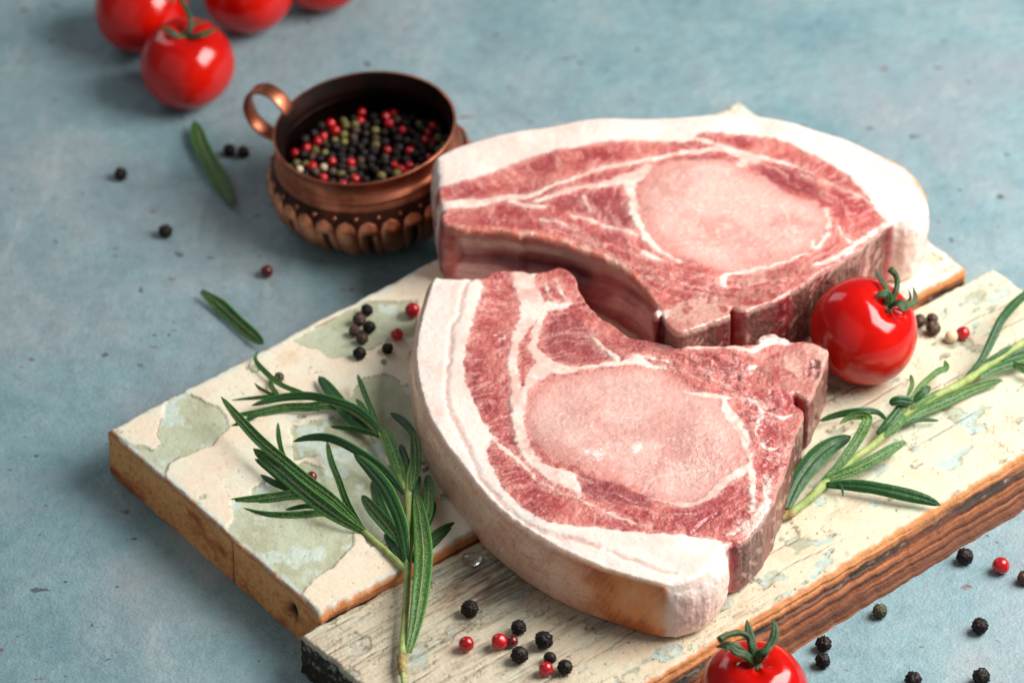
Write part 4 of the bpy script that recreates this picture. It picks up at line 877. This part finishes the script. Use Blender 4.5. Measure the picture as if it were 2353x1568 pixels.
loose = [ # x, y, diameter px, surface height, kind, label
 (277, 400, 31, 0, 'black', 'black peppercorn alone on the table far left, beside the upper loose rosemary leaf', G_T),
 (527, 345, 30, 0, 'black', 'left of the touching pair of black peppercorns below the pot handle', G_T),
 (559, 349, 29, 0, 'black', 'right of the touching pair of black peppercorns below the pot handle', G_T),
 (380, 531, 32, 0, 'black', 'black peppercorn on the table between the two loose rosemary leaves', G_T),
 (613, 623, 31, 0, 'darkred', 'dark red peppercorn on the table in front of the copper pot', G_T),
 (843, 712, 29, ZR, 'black', 'topmost black peppercorn of the cluster on the rear plank', G_B),
 (825, 733, 31, ZR, 'brown', 'brownish peppercorn just below the topmost one of the cluster on the rear plank', G_B),
 (848, 751, 30, ZR, 'black', 'rightmost black peppercorn of the tight cluster on the rear plank', G_B),
 (814, 760, 26, ZR, 'brown', 'small brown leftmost peppercorn of the cluster on the rear plank', G_B),
 (832, 777, 28, ZR, 'brown', 'dark brown lowest peppercorn of the tight cluster on the rear plank', G_B),
 (826, 811, 31, ZR, 'black', 'black peppercorn just below the cluster on the rear plank', G_B),
 (890, 800, 27, ZR, 'black', 'black peppercorn between the lower red peppercorn and the front chop', G_B),
 (947, 712, 36, ZR, 'redp', 'large red peppercorn beside the top corner of the front chop', G_B),
 (912, 768, 30, ZR, 'redp', 'red peppercorn right of the black cluster on the rear plank', G_B),
 (956, 812, 30, ZR, 'olive', 'olive peppercorn half hidden behind the left edge of the front chop', G_B),
 (641, 866, 24, ZR, 'olive', 'dark olive peppercorn behind the upper leaves of the left rosemary', G_B),
 (716, 1094, 26, ZR, 'darkred', 'dark peppercorn half hidden under the left rosemary leaves', G_B),
 (1079, 1397, 40, ZF, 'black', 'black peppercorn nearest the chop rind, apart at the left of the front group', G_B),
 (1191, 1440, 36, ZF, 'black', 'black peppercorn above the dark red one in the front group', G_B),
 (1249, 1469, 43, ZF, 'black', 'largest wrinkled black peppercorn in the front group', G_B),
 (1193, 1503, 41, ZF, 'black', 'black peppercorn with pale creases below the red pair in the front group', G_B),
 (1298, 1531, 36, ZF, 'black', 'rightmost black peppercorn of the front group', G_B),
 (1263, 1510, 31, ZF, 'smooth', 'smooth black peppercorn touching the lowest red one', G_B),
 (1254, 1535, 35, ZF, 'redp', 'lowest red peppercorn of the front group', G_B),
 (1147, 1472, 39, ZF, 'redp', 'red peppercorn touching a dark red one in the front group', G_B),
 (1176, 1472, 30, ZF, 'darkred', 'dark red peppercorn touching the middle red one of the front group', G_B),
 (1071, 1478, 37, ZF, 'redp', 'leftmost red peppercorn of the front group', G_B),
 (2216, 1277, 39, 0, 'black', 'black peppercorn against the board beside the red one on the table', G_T),
 (2299, 1298, 41, 0, 'redp', 'only red peppercorn on the table right of the board', G_T),
 (2021, 1402, 35, 0, 'olive', 'olive green peppercorn on the table against the board front', G_T),
 (1892, 1478, 37, 0, 'black', 'upper of two black peppercorns beside the front tomato', G_T),
 (1890, 1516, 36, 0, 'black', 'lower of two black peppercorns beside the front tomato', G_T),
 (2251, 1437, 39, 0, 'black', 'black peppercorn alone on the table at the right', G_T),
 (2098, 1560, 40, 0, 'black', 'black peppercorn cut by the bottom edge, between tomato and right corner', G_T),
 (2254, 1553, 41, 0, 'black', 'black peppercorn at the bottom edge nearest the right corner', G_T),
 (2354, 1326, 34, 0, 'brown', 'dark peppercorn cut by the right edge of the picture', G_T),
 (2112, 736, 30, ZF, 'brown', 'dark brown peppercorn touching the board tomato', G_B),
 (2141, 732, 27, ZF, 'brown', 'uppermost brown peppercorn of the trio beside the board tomato', G_B),
 (2144, 754, 34, ZF, 'brown', 'largest brown peppercorn of the trio beside the board tomato', G_B),
 (2185, 773, 31, ZF, 'white', 'cream white peppercorn beside a red one on the front plank', G_B),
 (2212, 765, 33, ZF, 'redp', 'red peppercorn beside the cream white one on the front plank', G_B)]
for k, (x, y, d, z, kind, lab, grp) in enumerate(loose):
    r = d/7.0*0.5; p = at(x, y, z+r*0.93); r *= depth_of(p)/1680.0
    corn(kind, p, r, lab, grp, k+1)
# heap in the pot: two layers
rng = random.Random(21); spots = []
for layer, (zz, rmax, cnt) in enumerate(((21.2, 28.4, 215), (18.6, 28.6, 60))):
    tries = 0; lay = []
    while len(lay) < cnt and tries < 20000:
        tries += 1; a = rng.uniform(0, 6.283); rad = rmax*math.sqrt(rng.random()); x, y = rad*math.cos(a), rad*math.sin(a)
        if all((x-u)**2+(y-v)**2 > 3.1**2 for u, v, _ in lay): lay.append((x, y, zz+rng.uniform(-0.7, 0.7)-0.035*rad*0.5))
    spots += lay
kinds = ['black']*12+['smooth']*3+['greenp']*5+['redp']*5+['brown']*2+['white']*1
nm = {'black': 'wrinkled black', 'smooth': 'smooth black', 'greenp': 'yellowish green', 'redp': 'bright red', 'brown': 'brown', 'white': 'cream white'}
for k, (x, y, z) in enumerate(spots):
    kd = rng.choice(kinds); w_ = tilt@Vector((x, y, z))
    rad = math.hypot(x, y); dg = math.degrees(math.atan2(y, x)) % 360
    place = 'in the middle of the heap' if rad < 9 else ['at the right side of the heap', 'at the back right of the heap', 'at the back of the heap', 'at the handle side of the heap', 'at the left side of the heap', 'at the front left of the heap', 'at the front of the heap', 'at the front right of the heap'][int(((dg+22.5) % 360)//45)]
    if z < 19.9: place = 'sunk in the lower layer '+place[3:] if False else 'half buried '+place
    corn(kd, (pc[0]+w_.x, pc[1]+w_.y, w_.z), rng.uniform(1.35, 1.85), '%s peppercorn %s inside the copper pot' % (nm[kd], place), '%s peppercorns inside the copper pot' % nm[kd], 100+k)

# ------------------------------------------------------------------ tomatoes
def tomato_mesh(r, seed, squash=0.93):
    n, m = 72, 48; V = []; rs = np.random.RandomState(seed); ph = rs.rand(4)*6.28
    for j in range(m+1):
        phi = math.pi*j/m
        for k in range(n):
            th = 2*math.pi*k/n
            lob = 1+0.014*math.cos(5*th+ph[0])*math.sin(phi)+0.012*math.cos(3*th+ph[1])*math.sin(phi)+0.010*math.cos(2*th+ph[2])
            z = squash*math.cos(phi)-0.20*math.exp(-(phi/0.34)**2)*(1+0.18*math.cos(5*th+ph[0]))+0.03*math.exp(-((phi-math.pi)/0.25)**2)
            q = math.sin(phi)**0.94 if 0 < phi < math.pi else 0.0
            V.append((r*lob*q*math.cos(th), r*lob*q*math.sin(th), r*z))
    Q = [[j*n+k, (j+1)*n+k, (j+1)*n+(k+1) % n, j*n+(k+1) % n] for j in range(m) for k in range(n)]
    return mesh_np('flesh', np.array(V), np.array(Q))
def tomato(px, py, rpx, zsurf, axis, label, seed, sepals, stem, squash=0.93):
    r = rpx/7.0; c = at(px, py, zsurf+r*0.92); r *= depth_of(c)/1680.0; c = at(px, py, zsurf+r*0.92)
    t = thing('tomato', label, 'tomato', c, 'red cherry tomatoes')
    ax_ = Vector(axis).normalized(); qt = Vector((0, 0, 1)).rotation_difference(ax_)
    f = link('flesh', tomato_mesh(r, seed, squash), M['tomato'], t); f.rotation_mode = 'QUATERNION'; f.rotation_quaternion = qt
    top = c+np.array(ax_)*r*(squash-0.20); dt = depth_of(top)
    hv, hq, ht = uvsphere(2.2, 14, 8); hv[:, 2] *= 0.35
    cal = link('calyx', mesh_np('calyx', hv, hq, ht), M['sepal'], t); cal.location = Vector(top-c)*0.001; cal.rotation_mode = 'QUATERNION'; cal.rotation_quaternion = qt; minv = Matrix.LocRotScale(cal.location, qt, None).inverted()
    for (pts, w, du) in sepals:                       # picture path and offsets of depth towards the viewer
        P = [top-c if p is None else ray(p[0], p[1], dt-p[2])-c for p in pts]
        v, q, tt, uv, L = blade(P, w*0.72, 'T', tuple(np.array(ax_)*0.6+np.array([0, -0.4, 0.3])), 0.0, 18, tip=0.9, seed=seed+len(pts))
        me = mesh_np('sepal', v, q, tt); so = link('sepal', me, M['sepal'], cal); so.matrix_parent_inverse = minv
    if stem is not None:
        P = [(top-np.array(ax_)*1.0-c)]+[ray(p[0], p[1], dt-p[2])-c for p in stem]
        v, q, tt = tube(P, [1.5, 1.05, 0.9]+[0.95]*(len(P)-4)+[1.2] if len(P) > 3 else [1.4]+[0.9]*(len(P)-1), 12, 6, 0.04, seed); link('stem', mesh_np('stem', v, q, tt), M['sepal'], t)
    return t, c, r
Z8 = zoom(1800, 1300, 2.4613)
z6 = lambda *a: tuple(Z6(a[0], a[1]))+((a[2],) if len(a) > 2 else (0,)); z8 = lambda *a: tuple(Z8(a[0], a[1]))+((a[2],) if len(a) > 2 else (0,))
tomato(1985, 760, 126, ZF, (0.55, -0.10, 0.83), 'shiny red tomato standing on the front plank beside the chops', 3,
  [([None, z6(1310, 1150, 1), z6(1270, 1090, 0), z6(1222, 1004, -2)], 2.6, 0), ([None, z6(1310, 1165, 3), z6(1270, 1168, 4), z6(1222, 1182, 4)], 4.0, 0),
   ([None, z6(1380, 1215, 3), z6(1440, 1240, 2), z6(1482, 1200, 0), z6(1466, 1115, -2)], 2.6, 0), ([None, z6(1370, 1225, 5), z6(1410, 1262, 6), z6(1445, 1255, 6)], 3.4, 0), ([None, z6(1420, 1218, 0), z6(1450, 1190, -2), z6(1435, 1125, -3)], 1.4, 0)],
  [z6(1352, 1160, 0), z6(1366, 1100, -1), z6(1358, 1050, -1), z6(1322, 1010, 0)])
tomato(1731, 1592, 127, 0.0, (0.03, -0.04, 1.0), 'red tomato cut by the bottom edge, in front of the board', 5,
  [([None, z8(545, 1040, -1), z8(530, 970, -2), z8(516, 900, -3)], 4.0, 0), ([None, z8(640, 1105, 2), z8(690, 1040, 1), z8(705, 960, 0), z8(682, 896, -1)], 3.8, 0),
   ([None, z8(480, 1110, 4), z8(430, 1080, 5), z8(380, 1070, 5), z8(310, 1085, 4)], 4.0, 0), ([None, z8(520, 1140, 6), z8(450, 1120, 8), z8(400, 1080, 8), z8(378, 1120, 9)], 3.4, 0), ([None, z8(600, 1125, 5), z8(650, 1105, 6), z8(690, 1070, 5)], 3.4, 0)],
  [z8(545, 1090, 2), z8(530, 1020, 2), z8(475, 990, 3), z8(400, 1000, 5), z8(335, 1035, 7)])
tomato(429, 146, 110, 0.0, (0.02, 0.02, 1.0), 'red tomato nearest the viewer in the group at upper left', 7,
  [([None, (410, 82, 4), (388, 72, 5), (372, 62, 4)], 3.4, 0), ([None, (455, 82, 5), (480, 74, 5), (500, 64, 4)], 3.2, 0), ([None, (440, 60, -3), (470, 48, -4)], 3.0, 0)],
  [(434, 70, 1), (436, 40, 0), (420, 8, -2), (404, -30, -3)])
tomato(322, 20, 107, 0.0, (-0.1, 0.1, 1.0), 'red tomato at the far left of the group behind the nearest one', 8,
  [([None, (350, -40, 2), (380, -20, 5), (402, 10, 8)], 3.0, 0)], [(322, -60, 0), (330, -90, 0)])
tomato(569, -24, 107, 0.0, (0.0, 0.15, 1.0), 'red tomato in the middle of the upper left group, cut by the top edge', 9, [([None, (600, -90, 2), (630, -70, 4)], 3.0, 0)], None)
tomato(740, -72, 103, 0.0, (0.0, 0.1, 1.0), 'red tomato showing only its lower rim at the top edge, rightmost of the group', 10, [([None, (700, -150, 2), (680, -130, 4)], 3.0, 0)], None)
# water drops
def drop(px, py, z, r, h, label):
    p = at(px, py, z); v, q, t = uvsphere(1.0, 24, 16); keep = v.copy(); keep[:, 2] = np.where(v[:, 2] > 0, v[:, 2]*h, v[:, 2]*0.1); keep[:, :2] *= r*(1+0.08*np.sin(3*np.arctan2(v[:, 1], v[:, 0]))[:, None])
    o = link('water_drop', mesh_np('water_drop', keep, q, t), M['water']); o.location = Vector(p)*0.001
    return tag(o, label, 'water drop')
drop(1086, 1284, ZF+0.1, 3.3, 1.5, 'clear water drop on the front plank beside the chop rind')

# ------------------------------------------------------------------ rosemary
def sprig(label, stem, stem_r, side_stems, leaves, zf, zs, woody=None):
    z0 = zs; base = at(*zf(*stem[0][:2]), z0)
    t = thing('rosemary_sprig', label, 'rosemary', (base[0], base[1], z0), 'rosemary sprigs on the board')
    (x0, _), (x1, _) = zf(0, 0), zf(100, 0); mm = (x1-x0)/700.0
    pt = lambda p: at(*zf(p[0], p[1]), z0+p[2])-np.array([base[0], base[1], z0])
    v, q, tt = tube([pt(p) for p in stem], stem_r, 12, 6, 0.05, 1); link('stem', mesh_np('stem', v, q, tt), M['stem'], t)
    for path, rad in side_stems:
        v, q, tt = tube([pt(p) for p in path], rad, 10, 6, 0.05, 2); link('side_stem', mesh_np('side_stem', v, q, tt), M['stem'], t)
    if woody:
        v, q, tt = tube([pt(p) for p in woody[0]], woody[1], 10, 5, 0.12, 3); link('cut_end', mesh_np('cut_end', v, q, tt), M['woody'], t)
    for k, (path, w, kind, zz, roll) in enumerate(leaves):  # path tip -> base in zoom px; zz = heights at tip, middle, base
        n = len(path); P = []
        for i, p in enumerate(path):
            s = i/(n-1); z = zz[0]*(1-2*s)+zz[1]*2*s if s < 0.5 else zz[1]*(2-2*s)+zz[2]*(2*s-1)
            P.append(pt((p[0], p[1], z)))
        v, q, tt, uv, L = blade(P[::-1], w*mm*0.88, kind, roll=roll, seed=k)
        me = mesh_np('leaf', v, q, tt); set_uv(me, uv); link('leaf', me, M['leaf_'+kind], t)
    return t
left_leaves = [
 ([(892, 778), (913, 900), (925, 1040), (914, 1180), (892, 1320), (862, 1440)], 80, 'U', (9, 9, 3.0), 0.0),
 ([(636, 622), (690, 668), (762, 752), (812, 850), (842, 950), (858, 1090)], 62, 'T', (10, 12, 5), 0.1),
 ([(668, 790), (715, 850), (778, 922), (835, 1000)], 58, 'U', (5, 7, 6), 0.0),
 ([(382, 568), (440, 552), (520, 550), (600, 578), (700, 640), (780, 706), (842, 785)], 42, 'T', (6, 10, 8), 0.1),
 ([(84, 380), (165, 478), (255, 572), (350, 650), (450, 732), (560, 815), (682, 935)], 50, 'U', (11, 10, 4), -0.15),
 ([(218, 596), (300, 664), (400, 752), (500, 832), (600, 900), (682, 946)], 66, 'U', (7, 9, 3.5), 0.1),
 ([(108, 815), (200, 812), (300, 798), (420, 784), (520, 800)], 46, 'U', (2.5, 4, 4), 0.0),
 ([(150, 845), (250, 878), (400, 882), (555, 872), (640, 900)], 58, 'U', (2.0, 3, 3), 0.0),
 ([(350, 850), (450, 834), (540, 856), (620, 900)], 24, 'T', (4, 5, 3), 0.3),
 ([(524, 565), (541, 645), (572, 725), (612, 830), (682, 935)], 34, 'U', (7, 7, 3), 0.2),
 ([(320, 488), (325, 555), (342, 620), (380, 690)], 24, 'U', (8, 6, 5), 0.2),
 ([(210, 418), (330, 386), (450, 378), (560, 400), (640, 430), (715, 490), (748, 545)], 40, 'T', (6, 10, 8), 0.0),
 ([(120, 462), (230, 450), (350, 426), (450, 424), (550, 414), (640, 455), (738, 548)], 44, 'U', (3, 6, 7), 0.1),
 ([(122, 398), (220, 386), (330, 376), (420, 372)], 17, 'T', (3, 4, 5), 0.0),
 ([(183, 298), (240, 342), (305, 374), (360, 380)], 15, 'T', (2, 4, 6), 0.0),
 ([(242, 188), (226, 226), (272, 282), (335, 332), (420, 366), (510, 400)], 26, 'U', (5, 5, 6), 0.0),
 ([(282, 315), (300, 350), (326, 378)], 26, 'U', (4, 5, 6), 0.0),
 ([(490, 296), (530, 345), (580, 410), (622, 470), (700, 530)], 66, 'T', (5, 6, 6), -0.3),
 ([(650, 288), (682, 372), (722, 470), (745, 530)], 28, 'U', (8, 9, 8), 0.1),
 ([(538, 505), (620, 513), (690, 528), (745, 548)], 25, 'T', (5, 7, 8), 0.2),
 ([(757, 502), (790, 580), (820, 670), (845, 770)], 50, 'U', (9, 10, 8), 0.0),
 ([(786, 448), (838, 482), (880, 535), (892, 600)], 38, 'T', (6, 8, 8), 0.0),
 ([(882, 522), (892, 600), (890, 690), (872, 770)], 50, 'U', (10, 11, 9), 0.0),
 ([(940, 704), (948, 780), (938, 860), (900, 960)], 54, 'U', (8, 9, 6), 0.2),
 ([(828, 578), (850, 640), (868, 710)], 34, 'T', (7, 9, 9), 0.0),
 ([(906, 708), (898, 760), (880, 820)], 28, 'T', (8, 9, 8), 0.0),
 ([(1066, 905), (1000, 948), (940, 1000), (880, 1060)], 62, 'T', (2.5, 4, 4), 0.0),
 ([(972, 815), (955, 880), (900, 980)], 30, 'T', (6, 6, 5), 0.0),
 ([(712, 730), (738, 800), (770, 880), (820, 980)], 42, 'T', (3, 4, 4), 0.0),
 ([(766, 945), (798, 1005), (845, 1090)], 40, 'T', (3, 4, 4), 0.2),
 ([(246, 704), (305, 738), (380, 770), (470, 800)], 30, 'T', (3, 5, 4), 0.0),
 ([(224, 638), (280, 680), (350, 740), (440, 800)], 30, 'T', (5, 6, 5), 0.3),
 ([(644, 390), (672, 425), (720, 500)], 26, 'U', (7, 8, 8), 0.0),
 ([(112, 520), (170, 486), (250, 455)], 20, 'T', (2, 4, 5), 0.0)]
sprig('leafy rosemary sprig left of the front chop, its stem hanging over both planks',
  [(846, 1600, 2.2), (838, 1520, 2.4), (836, 1455, 2.6), (846, 1320, 3.0), (856, 1180, 4.0), (858, 1090, 4.5), (864, 980, 5), (866, 850, 6.5), (866, 740, 8), (880, 640, 9)], [0.75, 0.95, 1.25, 1.15, 1.1, 1.25, 1.5, 1.6, 1.4, 0.8],
  [([(850, 1100, 4.3), (800, 1050, 4), (740, 995, 3.5), (676, 942, 3.2), (600, 880, 4)], [1.1, 1.05, 1.0, 1.0, 0.6]), ([(866, 800, 7), (800, 660, 8), (745, 540, 7.5), (640, 450, 7), (520, 402, 6)], [1.3, 1.0, 0.9, 0.8, 0.5])],
  left_leaves, Z4, ZF, ([(838, 1448, 2.6), (834, 1480, 2.5), (838, 1530, 2.4)], [1.35, 1.5, 1.1]))
right_leaves = [
 ([(600, 1018), (480, 1075), (380, 1165), (295, 1290), (238, 1430)], 118, 'T', (5, 7, 2.5), 0.15),
 ([(535, 950), (600, 908), (680, 905), (690, 935), (640, 1030), (545, 1165), (428, 1280)], 64, 'U', (8, 12, 3.5), -0.2),
 ([(424, 934), (530, 898), (650, 880), (745, 884), (800, 935)], 46, 'T', (3, 6, 4), 0.0),
 ([(904, 1048), (850, 1074), (740, 1138), (610, 1206), (450, 1262)], 70, 'U', (5, 6, 4), 0.1),
 ([(1098, 1400), (1000, 1366), (850, 1330), (700, 1300), (560, 1288), (450, 1290)], 84, 'T', (2.5, 4.5, 3.2), 0.1),
 ([(556, 1352), (548, 1305), (515, 1268)], 18, 'T', (3, 4, 4), 0.0),
 ([(930, 812), (870, 868), (810, 940), (745, 1005)], 62, 'T', (7, 7, 4), 0.2),
 ([(812, 838), (870, 818), (945, 832)], 62, 'T', (9, 10, 8), 0.0),
 ([(1118, 596), (1128, 640), (1080, 660), (1000, 730), (930, 808)], 44, 'U', (7, 8, 6), 0.0),
 ([(930, 676), (938, 730), (910, 800)], 28, 'U', (8, 8, 6), 0.0),
 ([(1042, 742), (1000, 776), (945, 830)], 50, 'T', (7, 7, 5), 0.0),
 ([(1116, 758), (1030, 802), (940, 860)], 34, 'U', (4, 5, 5), 0.0),
 ([(1442, 706), (1280, 756), (1130, 826), (1000, 880), (885, 950)], 66, 'U', (2.5, 3, 3), 0.0),
 ([(1090, 932), (970, 928), (860, 968)], 28, 'T', (2, 3, 3), 0.0),
 ([(900, 900), (850, 962), (785, 1020)], 54, 'U', (5, 5, 4), 0.1),
 ([(1640, 170), (1560, 238), (1500, 292), (1430, 380), (1378, 490), (1320, 602), (1238, 690)], 58, 'T', (9, 11, 4), 0.15),
 ([(1680, 575), (1560, 600), (1420, 642), (1310, 694)], 66, 'U', (3, 4, 4), 0.0),
 ([(1690, 515), (1560, 556), (1440, 606)], 66, 'T', (4, 4, 4), 0.0),
 ([(1496, 516), (1420, 562), (1335, 612)], 30, 'T', (6, 6, 5), 0.0),
 ([(1700, 690), (1600, 660), (1500, 612)], 60, 'U', (3, 4, 4), 0.0)]
sprig('rosemary sprig with thick pale stem on the front plank, reaching past the right edge',
  [(262, 1448, 1.8), (370, 1362, 2.2), (445, 1290, 2.6), (600, 1156, 2.6), (700, 1082, 2.8), (790, 1008, 3.0), (880, 918, 3.0), (960, 856, 3.2), (1100, 780, 3.4), (1230, 716, 3.6), (1350, 632, 3.8), (1460, 562, 4), (1600, 470, 4), (1800, 340, 4)], [1.15, 1.25, 1.5, 1.15, 1.15, 1.4, 1.05, 1.1, 1.2, 1.5, 1.25, 1.25, 1.25, 1.1], [], right_leaves, Z5, ZF,
  ([(270, 1442, 1.8), (215, 1472, 1.6), (160, 1496, 1.2), (118, 1512, 0.8)], [1.7, 1.3, 0.9, 0.4]))
def lone_leaf(zf, path, w, kind, zz, label):
    (x0, _), (x1, _) = zf(0, 0), zf(100, 0); mm = (x1-x0)/700.0
    P = np.array([at(*zf(p[0], p[1]), z) for p, z in zip(path, zz)]); c = P.mean(0); c[2] = 0
    v, q, tt, uv, L = blade(P-c, w*mm*0.95, kind, seed=5); me = mesh_np('rosemary_leaf', v, q, tt); set_uv(me, uv)
    o = link('rosemary_leaf', me, M['leaf_'+kind]); o.location = Vector(c)*0.001
    return tag(o, label, 'rosemary leaf', 'loose rosemary leaves on the table')
lone_leaf(Z3, [(345, 1085), (270, 940), (190, 790), (110, 630), (62, 462)], 150, 'U', (2.5, 3.0, 3.2, 3.0, 3.5), 'loose rosemary leaf on the table below the tomatoes, left of the pot')
lone_leaf(ZD, [(462, 668), (505, 702), (555, 748), (606, 790)], 36, 'U', (3.0, 2.6, 2.6, 3.0), 'loose rosemary leaf on the table touching the rear plank edge')
